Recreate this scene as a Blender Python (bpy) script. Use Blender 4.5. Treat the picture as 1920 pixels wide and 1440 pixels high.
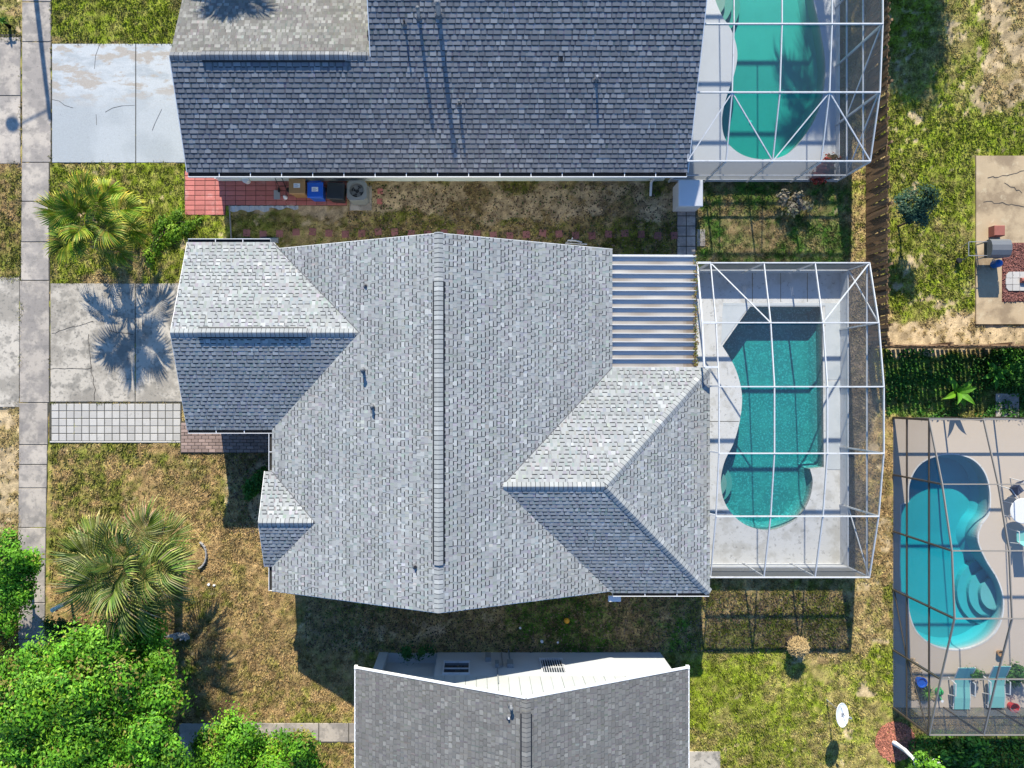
import bpy, math, random
import numpy as np
from mathutils import Vector, Matrix
from mathutils.geometry import tessellate_polygon

for o in list(bpy.data.objects):
    bpy.data.objects.remove(o, do_unlink=True)
scene = bpy.context.scene
COL = scene.collection
R = math.radians

# ------------------------------------------------------------------ camera
CAM_H = 30.5            # drone height above the lawn
FPX = 1371.0            # focal length in pixels of a 1920 wide frame
NX, NY = 895.0, 737.0   # the point straight below the drone
cd = bpy.data.cameras.new('drone_camera')
cam = bpy.data.objects.new('drone_camera', cd)
COL.objects.link(cam)
cam.location = (0, 0, CAM_H)
cam.rotation_euler = (0, 0, 0)
cd.sensor_fit = 'HORIZONTAL'
cd.sensor_width = 36.0
cd.lens = 36.0 * FPX / 1920.0
cd.shift_x = (960 - NX) / 1920.0
cd.shift_y = -(720 - NY) / 1920.0
cd.clip_start = 0.5
cd.clip_end = 9000
scene.camera = cam

# ------------------------------------------------------------------ sky, sun, exposure
TO_SUN = Vector((-0.196, 1.66, 1.04)).normalized()
SUN_EL = math.asin(TO_SUN.z)
SUN_AZ = math.atan2(TO_SUN.x, TO_SUN.y)
w = bpy.data.worlds.new('World')
scene.world = w
w.use_nodes = True
wn = w.node_tree
bg = wn.nodes['Background']
sky = wn.nodes.new('ShaderNodeTexSky')
sky.sky_type = 'NISHITA'
sky.sun_disc = False
sky.sun_elevation = SUN_EL
sky.sun_rotation = SUN_AZ
sky.altitude = 0
sky.air_density = 1.0
sky.dust_density = 0.1
sky.ozone_density = 6.0
tint = wn.nodes.new('ShaderNodeMix')      # white balance of the whole sky
tint.data_type = 'RGBA'
tint.blend_type = 'MULTIPLY'
tint.inputs[0].default_value = 1.0
tint.inputs[7].default_value = (0.80, 0.97, 1.08, 1)
wn.links.new(sky.outputs[0], tint.inputs[6])
wn.links.new(tint.outputs[2], bg.inputs[0])
bg.inputs[1].default_value = 0.128
sl = bpy.data.lights.new('sun', 'SUN')
sl.energy = 5.0
sl.angle = R(0.55)
sl.color = (1.0, 0.935, 0.79)
sun = bpy.data.objects.new('sun', sl)
COL.objects.link(sun)
sun.location = (-10, 60, 40)
sun.rotation_euler = TO_SUN.to_track_quat('Z', 'Y').to_euler()
vs = scene.view_settings
vs.view_transform = 'Standard'
vs.look = 'None'
vs.exposure = 0.84
vs.gamma = 1.0
vs.use_curve_mapping = False
scene.render.engine = 'CYCLES'
cy = scene.cycles
cy.max_bounces = 6
cy.diffuse_bounces = 3
cy.glossy_bounces = 3
cy.transmission_bounces = 4
cy.transparent_max_bounces = 24
cy.volume_bounces = 0
cy.caustics_reflective = False
cy.caustics_refractive = False
try:
    cy.use_denoising = True
    cy.denoiser = 'OPENIMAGEDENOISE'
    cy.denoising_input_passes = 'RGB_ALBEDO_NORMAL'
    cy.denoising_prefilter = 'ACCURATE'
except Exception:
    pass

# ------------------------------------------------------------------ helpers
S0 = FPX / CAM_H


def G(px, py, z=0.0):
    """a spot seen from the drone, at height z, in metres"""
    k = (CAM_H - z) / FPX
    return Vector(((px - NX) * k, (NY - py) * k, z))


def GX(px, z=0.0):
    return (px - NX) * (CAM_H - z) / FPX


def GY(py, z=0.0):
    return (NY - py) * (CAM_H - z) / FPX


W = {}


def world_of(o):
    return W.get(o.name, Vector((0, 0, 0))) if o else Vector((0, 0, 0))


def props(o, label=None, cat=None, group=None, kind=None):
    if label:
        o['label'] = label
    if cat:
        o['category'] = cat
    if group:
        o['group'] = group
    if kind:
        o['kind'] = kind
    return o


def thing(name, loc, label, cat, group=None):
    o = bpy.data.objects.new(name, None)
    COL.objects.link(o)
    o.empty_display_size = 0.3
    o.location = loc
    W[o.name] = Vector(loc)
    return props(o, label, cat, group)


class MB:
    """collects faces; build() links them as one mesh object"""

    def __init__(s):
        s.v, s.f, s.c = [], [], []

    def face(s, pts, col=None):
        n = len(s.v)
        s.v.extend([tuple(p) for p in pts])
        s.f.append(tuple(range(n, n + len(pts))))
        s.c.append(col)

    def box(s, x0, x1, y0, y1, z0, z1, col=None, bottom=True):
        p = [(x0, y0, z0), (x1, y0, z0), (x1, y1, z0), (x0, y1, z0), (x0, y0, z1), (x1, y0, z1), (x1, y1, z1), (x0, y1, z1)]
        n = len(s.v)
        s.v.extend(p)
        fs = [(4, 5, 6, 7), (0, 1, 5, 4), (1, 2, 6, 5), (2, 3, 7, 6), (3, 0, 4, 7)]
        if bottom:
            fs.append((3, 2, 1, 0))
        for f in fs:
            s.f.append(tuple(n + i for i in f))
            s.c.append(col)
        return s

    def slab(s, x0, x1, y0, y1, z0, z1, ch=0.012, col=None):
        """a box with a chamfered top edge"""
        n = len(s.v)
        zz = z1 - ch
        for (a, b, c, d, z) in ((x0, x1, y0, y1, z0), (x0, x1, y0, y1, zz), (x0 + ch, x1 - ch, y0 + ch, y1 - ch, z1)):
            s.v.extend([(a, c, z), (b, c, z), (b, d, z), (a, d, z)])
        for k in (0, 4):
            for i in range(4):
                j = (i + 1) % 4
                s.f.append((n + k + i, n + k + j, n + k + 4 + j, n + k + 4 + i))
                s.c.append(col)
        s.f.append((n + 8, n + 9, n + 10, n + 11))
        s.c.append(col)
        return s

    def bar(s, A, B, w=0.05, h=0.05, col=None, up=(0, 0, 1)):
        A, B = Vector(A), Vector(B)
        d = (B - A).normalized()
        up = Vector(up)
        sd = d.cross(up)
        if sd.length < 1e-4:
            sd = d.cross(Vector((0, 1, 0)))
        sd.normalize()
        u = sd.cross(d).normalized()
        n = len(s.v)
        for P in (A, B):
            for (a, b) in ((-1, -1), (1, -1), (1, 1), (-1, 1)):
                s.v.append(tuple(P + sd * (a * w / 2) + u * (b * h / 2)))
        for f in ((0, 1, 5, 4), (1, 2, 6, 5), (2, 3, 7, 6), (3, 0, 4, 7), (3, 2, 1, 0), (4, 5, 6, 7)):
            s.f.append(tuple(n + i for i in f))
            s.c.append(col)
        return s

    def tube(s, pts, rad, seg=8, col=None, cap=True):
        pts = [Vector(p) for p in pts]
        if not isinstance(rad, (list, tuple)):
            rad = [rad] * len(pts)
        n = len(s.v)
        for i, p in enumerate(pts):
            d = (pts[min(i + 1, len(pts) - 1)] - pts[max(i - 1, 0)]).normalized()
            a = d.cross(Vector((0, 0, 1)))
            if a.length < 1e-3:
                a = Vector((1, 0, 0))
            a.normalize()
            b = d.cross(a).normalized()
            for k in range(seg):
                t = 2 * math.pi * k / seg
                s.v.append(tuple(p + a * (rad[i] * math.cos(t)) + b * (rad[i] * math.sin(t))))
        for i in range(len(pts) - 1):
            for k in range(seg):
                k2 = (k + 1) % seg
                s.f.append((n + i * seg + k, n + i * seg + k2, n + (i + 1) * seg + k2, n + (i + 1) * seg + k))
                s.c.append(col)
        if cap:
            s.f.append(tuple(n + k for k in range(seg)))
            s.c.append(col)
            e = n + (len(pts) - 1) * seg
            s.f.append(tuple(e + k for k in range(seg)))
            s.c.append(col)
        return s

    def lathe(s, c, prof, seg=16, col=None, sx=1.0, sy=1.0):
        """prof = [(r, z), ...] about a vertical axis through c"""
        n = len(s.v)
        for (r, z) in prof:
            for k in range(seg):
                t = 2 * math.pi * k / seg
                s.v.append((c[0] + r * sx * math.cos(t), c[1] + r * sy * math.sin(t), c[2] + z))
        for i in range(len(prof) - 1):
            for k in range(seg):
                k2 = (k + 1) % seg
                s.f.append((n + i * seg + k, n + i * seg + k2, n + (i + 1) * seg + k2, n + (i + 1) * seg + k))
                s.c.append(col)
        s.f.append(tuple(n + k for k in range(seg))[::-1])
        s.c.append(col)
        e = n + (len(prof) - 1) * seg
        s.f.append(tuple(e + k for k in range(seg)))
        s.c.append(col)
        return s

    def prism(s, pts, z0, z1, col=None):
        n = len(s.v)
        m = len(pts)
        for z in (z0, z1):
            s.v.extend([(p[0], p[1], z) for p in pts])
        for i in range(m):
            j = (i + 1) % m
            s.f.append((n + i, n + j, n + m + j, n + m + i))
            s.c.append(col)
        s.f.append(tuple(n + m + i for i in range(m)))
        s.c.append(col)
        s.f.append(tuple(n + i for i in range(m))[::-1])
        s.c.append(col)
        return s

    def mesh(s, name, mat, off=(0, 0, 0), smooth=False):
        me = bpy.data.meshes.new(name)
        ox, oy, oz = off
        me.from_pydata([(x - ox, y - oy, z - oz) for (x, y, z) in s.v], [], s.f)
        if any(c is not None for c in s.c):
            at = me.attributes.new('col', 'FLOAT_COLOR', 'FACE')
            arr = np.ones((len(s.f), 4), dtype=np.float32)
            for i, c in enumerate(s.c):
                if c is not None:
                    arr[i, :3] = c
            at.data.foreach_set('color', arr.ravel())
        if mat is not None:
            me.materials.append(mat)
        if smooth:
            me.polygons.foreach_set('use_smooth', [True] * len(me.polygons))
        me.update()
        return me

    def build(s, name, mat, parent=None, label=None, cat=None, group=None, kind=None, smooth=False, origin=None):
        """origin: world spot of the object's own origin (default: the parent's)"""
        pw = world_of(parent)
        ow = Vector(origin) if origin is not None else pw
        me = s.mesh(name, mat, ow, smooth)
        return place(name, me, ow, parent, label, cat, group, kind)


def place(name, me, where, parent=None, label=None, cat=None, group=None, kind=None):
    o = bpy.data.objects.new(name, me)
    COL.objects.link(o)
    o.location = Vector(where) - world_of(parent)
    if parent is not None:
        o.parent = parent
    W[o.name] = Vector(where)
    return props(o, label, cat, group, kind)


def np_mesh(name, verts, faces, mat, cols=None, smooth=False):
    """verts (n,3), faces (m,k) -> mesh, cols (m,3) per face"""
    me = bpy.data.meshes.new(name)
    nv, (nf, k) = len(verts), faces.shape
    me.vertices.add(nv)
    me.vertices.foreach_set('co', np.ascontiguousarray(verts, dtype=np.float32).ravel())
    me.loops.add(nf * k)
    me.loops.foreach_set('vertex_index', np.ascontiguousarray(faces, dtype=np.int32).ravel())
    me.polygons.add(nf)
    me.polygons.foreach_set('loop_start', np.arange(0, nf * k, k, dtype=np.int32))
    me.polygons.foreach_set('loop_total', np.full(nf, k, dtype=np.int32))
    if cols is not None:
        at = me.attributes.new('col', 'FLOAT_COLOR', 'FACE')
        a = np.ones((nf, 4), dtype=np.float32)
        a[:, :3] = cols
        at.data.foreach_set('color', a.ravel())
    if smooth:
        me.polygons.foreach_set('use_smooth', np.ones(nf, dtype=bool))
    me.materials.append(mat)
    me.update(calc_edges=True)
    me.validate()
    return me


# ------------------------------------------------------------------ materials
def _nodes(name):
    m = bpy.data.materials.new(name)
    m.use_nodes = True
    nt = m.node_tree
    return m, nt, nt.nodes['Principled BSDF'], nt.nodes.new, nt.links.new


def _math(nt, op, a, b=None, clamp=False):
    n = nt.nodes.new('ShaderNodeMath')
    n.operation = op
    n.use_clamp = clamp
    for i, x in enumerate((a, b)):
        if x is None:
            continue
        if isinstance(x, (int, float)):
            n.inputs[i].default_value = x
        else:
            nt.links.new(x, n.inputs[i])
    return n.outputs[0]


def _noise(nt, vec, scale, detail=4, rough=0.6, stretch=None):
    if stretch:
        mp = nt.nodes.new('ShaderNodeMapping')
        mp.inputs['Scale'].default_value = stretch
        nt.links.new(vec, mp.inputs['Vector'])
        vec = mp.outputs[0]
    n = nt.nodes.new('ShaderNodeTexNoise')
    n.inputs['Scale'].default_value = scale
    n.inputs['Detail'].default_value = detail
    n.inputs['Roughness'].default_value = rough
    nt.links.new(vec, n.inputs['Vector'])
    return n.outputs['Fac']


def _ramp(nt, fac, stops):
    r = nt.nodes.new('ShaderNodeValToRGB')
    nt.links.new(fac, r.inputs[0])
    el = r.color_ramp.elements
    while len(el) < len(stops):
        el.new(0.5)
    for e, (p, c) in zip(el, stops):
        e.position = p
        e.color = (c[0], c[1], c[2], 1) if not isinstance(c, (int, float)) else (c, c, c, 1)
    return r.outputs[0]


def _mix(nt, fac, a, b, mode='MIX'):
    n = nt.nodes.new('ShaderNodeMix')
    n.data_type = 'RGBA'
    n.blend_type = mode
    if isinstance(fac, (int, float)):
        n.inputs[0].default_value = fac
    else:
        nt.links.new(fac, n.inputs[0])
    for s, x in ((6, a), (7, b)):
        if isinstance(x, tuple):
            n.inputs[s].default_value = (x[0], x[1], x[2], 1)
        else:
            nt.links.new(x, n.inputs[s])
    return n.outputs[2]


def mat(name, col, rough=0.8, var=0.12, scale=6.0, attr=False, spec=0.3, metal=0.0, bump=0.0, bscale=40.0, stain=None, rnd=0.0, fine=0.0, stretch=None, transl=0.0):
    """a surface: plain colour (or the mesh's own 'col') times uneven tone, an optional stain colour, a little relief"""
    m, nt, b, new, link = _nodes(name)
    geo = new('ShaderNodeNewGeometry')
    pos = geo.outputs['Position']
    if attr:
        at = new('ShaderNodeAttribute')
        at.attribute_name = 'col'
        base = at.outputs['Color']
    else:
        rgb = new('ShaderNodeRGB')
        rgb.outputs[0].default_value = (col[0], col[1], col[2], 1)
        base = rgb.outputs[0]
    if stain:
        for (sc, lo, hi, scol, amt) in stain:
            f = _noise(nt, pos, sc, 6, 0.62)
            mr = new('ShaderNodeMapRange')
            mr.interpolation_type = 'SMOOTHSTEP'
            mr.inputs['From Min'].default_value = lo
            mr.inputs['From Max'].default_value = hi
            mr.inputs['To Max'].default_value = amt
            link(f, mr.inputs['Value'])
            base = _mix(nt, mr.outputs[0], base, scol)
    k = _noise(nt, pos, scale, 5, 0.65, stretch)
    k = _math(nt, 'MULTIPLY_ADD', k, 2 * var)
    nt.nodes[-1].inputs[2].default_value = 1 - var
    if fine:
        q = _noise(nt, pos, 28.0, 3, 0.7)
        q = _math(nt, 'MULTIPLY_ADD', q, 2 * fine)
        nt.nodes[-1].inputs[2].default_value = 1 - fine
        k = _math(nt, 'MULTIPLY', k, q)
    if rnd:
        oi = new('ShaderNodeObjectInfo')
        q = _math(nt, 'MULTIPLY_ADD', oi.outputs['Random'], 2 * rnd)
        nt.nodes[-1].inputs[2].default_value = 1 - rnd
        k = _math(nt, 'MULTIPLY', k, q)
    comb = new('ShaderNodeCombineXYZ')
    for i in range(3):
        link(k, comb.inputs[i])
    base = _mix(nt, 1.0, base, comb.outputs[0], 'MULTIPLY')
    link(base, b.inputs['Base Color'])
    b.inputs['Roughness'].default_value = rough
    b.inputs['Metallic'].default_value = metal
    b.inputs['Specular IOR Level'].default_value = spec
    if bump:
        bn = new('ShaderNodeBump')
        bn.inputs['Strength'].default_value = bump
        bn.inputs['Distance'].default_value = 0.02
        link(_noise(nt, pos, bscale, 4, 0.7), bn.inputs['Height'])
        link(bn.outputs[0], b.inputs['Normal'])
    if transl:
        out = nt.nodes['Material Output']
        tr = new('ShaderNodeBsdfTranslucent')
        link(base, tr.inputs[0])
        mx = new('ShaderNodeMixShader')
        mx.inputs[0].default_value = transl
        link(b.outputs[0], mx.inputs[1])
        link(tr.outputs[0], mx.inputs[2])
        link(mx.outputs[0], out.inputs[0])
    return m


def screen_mat(name, col, lo, hi):
    """woven insect screen: the threads hide more the flatter you look along it"""
    m, nt, b, new, link = _nodes(name)
    b.inputs['Base Color'].default_value = (*col, 1)
    b.inputs['Roughness'].default_value = 0.7
    b.inputs['Specular IOR Level'].default_value = 0.2
    lw = new('ShaderNodeLayerWeight')
    lw.inputs[0].default_value = 0.5
    f = _math(nt, 'POWER', lw.outputs['Facing'], 2.2)
    f = _math(nt, 'MULTIPLY_ADD', f, hi - lo)
    nt.nodes[-1].inputs[2].default_value = lo
    tr = new('ShaderNodeBsdfTransparent')
    mx = new('ShaderNodeMixShader')
    link(f, mx.inputs[0])
    link(tr.outputs[0], mx.inputs[1])
    link(b.outputs[0], mx.inputs[2])
    link(mx.outputs[0], nt.nodes['Material Output'].inputs[0])
    return m


def water_mat(name, absorb, density, bump=0.25):
    m, nt, b, new, link = _nodes(name)
    nt.nodes.remove(b)
    geo = new('ShaderNodeNewGeometry')
    n = _noise(nt, geo.outputs['Position'], 9.0, 4, 0.6)
    bn = new('ShaderNodeBump')
    bn.inputs['Strength'].default_value = bump
    bn.inputs['Distance'].default_value = 0.03
    link(n, bn.inputs['Height'])
    lw = new('ShaderNodeLayerWeight')
    lw.inputs[0].default_value = 0.5
    link(bn.outputs[0], lw.inputs['Normal'])
    fz = _math(nt, 'POWER', lw.outputs['Facing'], 5.0)
    fz = _math(nt, 'MULTIPLY_ADD', fz, 0.98)
    nt.nodes[-1].inputs[2].default_value = 0.02
    gl = new('ShaderNodeBsdfGlossy')
    gl.inputs['Roughness'].default_value = 0.04
    link(bn.outputs[0], gl.inputs['Normal'])
    tr = new('ShaderNodeBsdfTransparent')
    tr.inputs[0].default_value = (0.93, 1.0, 0.99, 1)
    mx = new('ShaderNodeMixShader')
    link(fz, mx.inputs[0])
    link(tr.outputs[0], mx.inputs[1])
    link(gl.outputs[0], mx.inputs[2])
    va = new('ShaderNodeVolumeAbsorption')
    va.inputs['Color'].default_value = (*absorb, 1)
    va.inputs['Density'].default_value = density
    out = nt.nodes['Material Output']
    link(mx.outputs[0], out.inputs['Surface'])
    link(va.outputs[0], out.inputs['Volume'])
    return m


M = {}
M['shingle'] = mat('shingle', (0.3, 0.3, 0.3), 0.95, 0.16, 0.45, attr=True, spec=0.15, fine=0.12, stain=[(0.8, 0.52, 0.75, (0.17, 0.17, 0.165), 0.35)])
M['white_trim'] = mat('white_trim', (0.74, 0.74, 0.73), 0.5, 0.06, 3)
M['gutter_shade'] = mat('gutter_shade', (0.035, 0.034, 0.032), 0.95, 0.3, 6, fine=0.3)  # near-black tone standing for the shade inside the gutters
M['gutter'] = mat('gutter_aluminium', (0.70, 0.71, 0.72), 0.45, 0.06, 3)
M['dark'] = mat('dark_plastic', (0.018, 0.019, 0.022), 0.6, 0.1, 6)
M['roof_deck'] = mat('roof_deck', (0.12, 0.12, 0.125), 0.9, 0.1, 4)
M['stucco'] = mat('stucco_cream', (0.66, 0.65, 0.60), 0.9, 0.05, 2, bump=0.15)
M['stucco_green'] = mat('stucco_pale_green', (0.62, 0.70, 0.66), 0.9, 0.05, 2, bump=0.15)
M['stucco_white'] = mat('stucco_white', (0.44, 0.455, 0.455), 0.9, 0.08, 1.5, bump=0.15, fine=0.04)
M['siding'] = mat('siding', (0.40, 0.415, 0.395), 0.8, 0.10, 3, rnd=0.03)
M['concrete'] = mat('concrete', (0.46, 0.415, 0.35), 0.9, 0.14, 1.3, fine=0.16, rnd=0.06,
                    stain=[(0.7, 0.44, 0.58, (0.25, 0.225, 0.19), 0.85), (2.0, 0.50, 0.62, (0.20, 0.185, 0.16), 0.7), (8.0, 0.54, 0.66, (0.12, 0.115, 0.105), 0.55)])
M['concrete_walk'] = mat('concrete_walk', (0.42, 0.37, 0.315), 0.9, 0.10, 1.6, fine=0.12, rnd=0.10,
                         stain=[(0.9, 0.42, 0.57, (0.25, 0.225, 0.205), 0.85), (2.4, 0.50, 0.62, (0.19, 0.175, 0.16), 0.55), (9.0, 0.58, 0.68, (0.13, 0.12, 0.11), 0.45)])
M['concrete_painted'] = mat('concrete_painted', (0.43, 0.46, 0.48), 0.75, 0.07, 1.4, fine=0.06,
                            stain=[(0.55, 0.50, 0.62, (0.35, 0.39, 0.42), 0.8)])
M['bare_patch'] = mat('bare_patch', (0.40, 0.36, 0.31), 0.9, 0.12, 3, fine=0.1)
M['deck_white'] = mat('pool_deck', (0.52, 0.52, 0.51), 0.85, 0.07, 1.5, fine=0.08,
                      stain=[(1.3, 0.47, 0.64, (0.37, 0.36, 0.33), 0.7), (6.0, 0.57, 0.68, (0.2, 0.2, 0.19), 0.6)])
M['deck_grey'] = mat('pool_deck_grey', (0.46, 0.48, 0.50), 0.8, 0.06, 1.5, fine=0.05)
M['deck_beige'] = mat('pool_deck_beige', (0.46, 0.39, 0.32), 0.85, 0.05, 1.5, fine=0.04)
M['old_slab'] = mat('weathered_slab', (0.42, 0.32, 0.20), 0.9, 0.16, 1.2, fine=0.14,
                    stain=[(0.8, 0.45, 0.62, (0.22, 0.16, 0.10), 0.8), (3.0, 0.55, 0.7, (0.5, 0.42, 0.28), 0.6)])
M['joint'] = mat('joint_dirt', (0.07, 0.065, 0.05), 0.95, 0.2, 10)
M['crack'] = mat('crack', (0.06, 0.055, 0.05), 0.95, 0.1, 10)
M['paver'] = mat('paver', (0.42, 0.40, 0.37), 0.9, 0.14, 5, rnd=0.11, fine=0.1, stain=[(5.0, 0.58, 0.72, (0.2, 0.19, 0.17), 0.6)])
M['red_paver'] = mat('red_paver', (0.44, 0.15, 0.13), 0.85, 0.12, 6, rnd=0.14, fine=0.08, stain=[(1.5, 0.55, 0.72, (0.50, 0.28, 0.26), 0.7)])
M['red_stone'] = mat('red_stone', (0.27, 0.115, 0.105), 0.9, 0.15, 6, rnd=0.12, fine=0.1)
M['brick'] = mat('brick', (0.26, 0.19, 0.165), 0.9, 0.15, 9, rnd=0.25, fine=0.1)
M['alu_white'] = mat('white_aluminium', (0.54, 0.55, 0.56), 0.45, 0.14, 2.5, spec=0.4, stain=[(5.0, 0.52, 0.66, (0.36, 0.36, 0.35), 0.6)])
M['alu_pan'] = mat('roof_pan', (0.66, 0.66, 0.66), 0.5, 0.06, 3, attr=True, stretch=(0.35, 6, 1))
M['alu_bronze'] = mat('bronze_aluminium', (0.075, 0.062, 0.05), 0.45, 0.1, 4, spec=0.5)
M['alu_bronze_lit'] = mat('bronze_aluminium_sunlit', (0.22, 0.20, 0.175), 0.4, 0.1, 4, spec=0.5)  # paler copy of the bronze, sunlight on the roof members painted in
M['screen'] = screen_mat('insect_screen', (0.20, 0.205, 0.215), 0.06, 1.25)
M['screen_dark'] = screen_mat('insect_screen_dark', (0.13, 0.14, 0.16), 0.06, 1.30)
M['plaster'] = mat('pool_plaster', (0.3, 0.3, 0.3), 0.8, 0.10, 2, attr=True, fine=0.10)
M['plaster_caustics'] = mat('caustic_plaster', (0.3, 0.3, 0.3), 0.8, 0.15, 1.5, attr=True, stain=[(13.0, 0.51, 0.61, (0.46, 0.48, 0.46), 0.7), (1.2, 0.45, 0.65, (0.30, 0.33, 0.30), 0.5), (18.0, 0.40, 0.30, (0.14, 0.16, 0.16), 0.5)])  # flecks paint the rippling sunlight onto the pool floor
M['wood_fence'] = mat('wood_fence', (0.20, 0.125, 0.07), 0.9, 0.3, 2.0, rnd=0.35, fine=0.2, stretch=(1, 1, 0.2))
M['wood_grey'] = mat('wood_grey', (0.30, 0.27, 0.24), 0.9, 0.2, 3, rnd=0.2, fine=0.15)
M['bark'] = mat('bark', (0.13, 0.095, 0.07), 0.95, 0.3, 8, bump=0.5)
M['bark_white'] = mat('painted_trunk', (0.72, 0.71, 0.68), 0.8, 0.08, 8)
M['driftwood'] = mat('bleached_wood', (0.30, 0.29, 0.28), 0.9, 0.2, 8, bump=0.3)
M['leaf'] = mat('leaf', (0.08, 0.2, 0.03), 0.55, 0.15, 3, attr=True, spec=0.22, transl=0.25)
M['palm_leaf'] = mat('palm_leaf', (0.1, 0.18, 0.03), 0.5, 0.15, 3, attr=True, spec=0.25, rnd=0.25, transl=0.22)
M['pipe_grey'] = mat('pipe_grey', (0.16, 0.165, 0.17), 0.5, 0.1, 5)
M['straw'] = mat('straw', (0.50, 0.36, 0.17), 0.9, 0.2, 8, attr=True)
M['grass'] = mat('grass', (0.1, 0.1, 0.03), 0.8, 0.1, 3, attr=True, transl=0.2, spec=0.15)
M['mulch_red'] = mat('red_mulch', (0.34, 0.085, 0.055), 0.95, 0.4, 14, fine=0.5, attr=True)
M['pebble'] = mat('pebble', (0.4, 0.33, 0.24), 0.8, 0.2, 9, attr=True)
M['plastic_brown'] = mat('brown_plastic', (0.32, 0.19, 0.085), 0.5, 0.08, 4)
M['plastic_blue'] = mat('blue_plastic', (0.012, 0.10, 0.50), 0.45, 0.06, 4)
M['plastic_black'] = mat('black_plastic', (0.02, 0.026, 0.034), 0.5, 0.1, 4)
M['plastic_green'] = mat('green_plastic', (0.03, 0.32, 0.09), 0.4, 0.06, 4)
M['plastic_red'] = mat('red_plastic', (0.48, 0.03, 0.03), 0.4, 0.06, 4)
M['plastic_yellow'] = mat('yellow_plastic', (0.75, 0.36, 0.03), 0.4, 0.06, 4)
M['label_white'] = mat('sticker', (0.72, 0.74, 0.76), 0.6, 0.03, 4)
M['label_ink'] = mat('sticker_ink', (0.12, 0.2, 0.4), 0.6, 0.03, 4)
M['ac_metal'] = mat('ac_metal', (0.22, 0.24, 0.245), 0.55, 0.08, 4)
M['ac_dark'] = mat('ac_dark', (0.05, 0.055, 0.06), 0.5, 0.1, 4)
M['steel'] = mat('steel', (0.35, 0.36, 0.38), 0.35, 0.08, 4, metal=0.4)
M['grill'] = mat('grill_hood', (0.13, 0.135, 0.14), 0.4, 0.1, 4, spec=0.5)
M['rust'] = mat('rust_board', (0.28, 0.10, 0.075), 0.85, 0.25, 8)
M['lid_white'] = mat('white_lid', (0.68, 0.69, 0.71), 0.45, 0.04, 3)
M['glass'] = mat('window_glass', (0.03, 0.04, 0.055), 0.1, 0.05, 2, spec=0.6)
M['sling'] = mat('teal_sling', (0.16, 0.42, 0.40), 0.8, 0.06, 5)
M['table_white'] = mat('table_white', (0.70, 0.69, 0.67), 0.5, 0.04, 4)
M['navy'] = mat('navy_fabric', (0.03, 0.045, 0.09), 0.85, 0.08, 5)
M['tank_blue'] = mat('tank_blue', (0.02, 0.14, 0.42), 0.4, 0.06, 4)
M['dish'] = mat('dish', (0.74, 0.75, 0.76), 0.45, 0.03, 4)

# ------------------------------------------------------------------ value noise for the lawns
def _hash(ix, iy, seed):
    h = (ix.astype(np.int64) * 374761393 + iy.astype(np.int64) * 668265263 + seed * 1442695041) & 0xffffffff
    h = ((h ^ (h >> 13)) * 1274126177) & 0xffffffff
    h = h ^ (h >> 16)
    return (h & 0xffff) / 65535.0


def vnoise(x, y, seed):
    ix, iy = np.floor(x), np.floor(y)
    fx, fy = x - ix, y - iy
    fx, fy = fx * fx * (3 - 2 * fx), fy * fy * (3 - 2 * fy)
    a, b = _hash(ix, iy, seed), _hash(ix + 1, iy, seed)
    c, d = _hash(ix, iy + 1, seed), _hash(ix + 1, iy + 1, seed)
    return (a * (1 - fx) + b * fx) * (1 - fy) + (c * (1 - fx) + d * fx) * fy


def fbm(x, y, scale, seed, octs=4):
    s, amp, tot = 0, 1.0, 0.0
    f = 1.0 / scale
    for i in range(octs):
        s = s + amp * vnoise(x * f + 17.3 * i, y * f - 9.1 * i, seed + i)
        tot += amp
        amp *= 0.55
        f *= 2.07
    return np.clip((s / tot - 0.5) * 1.7 + 0.5, 0, 1)


def sstep(a, b, x):
    t = np.clip((x - a) / (b - a), 0, 1)
    return t * t * (3 - 2 * t)


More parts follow.
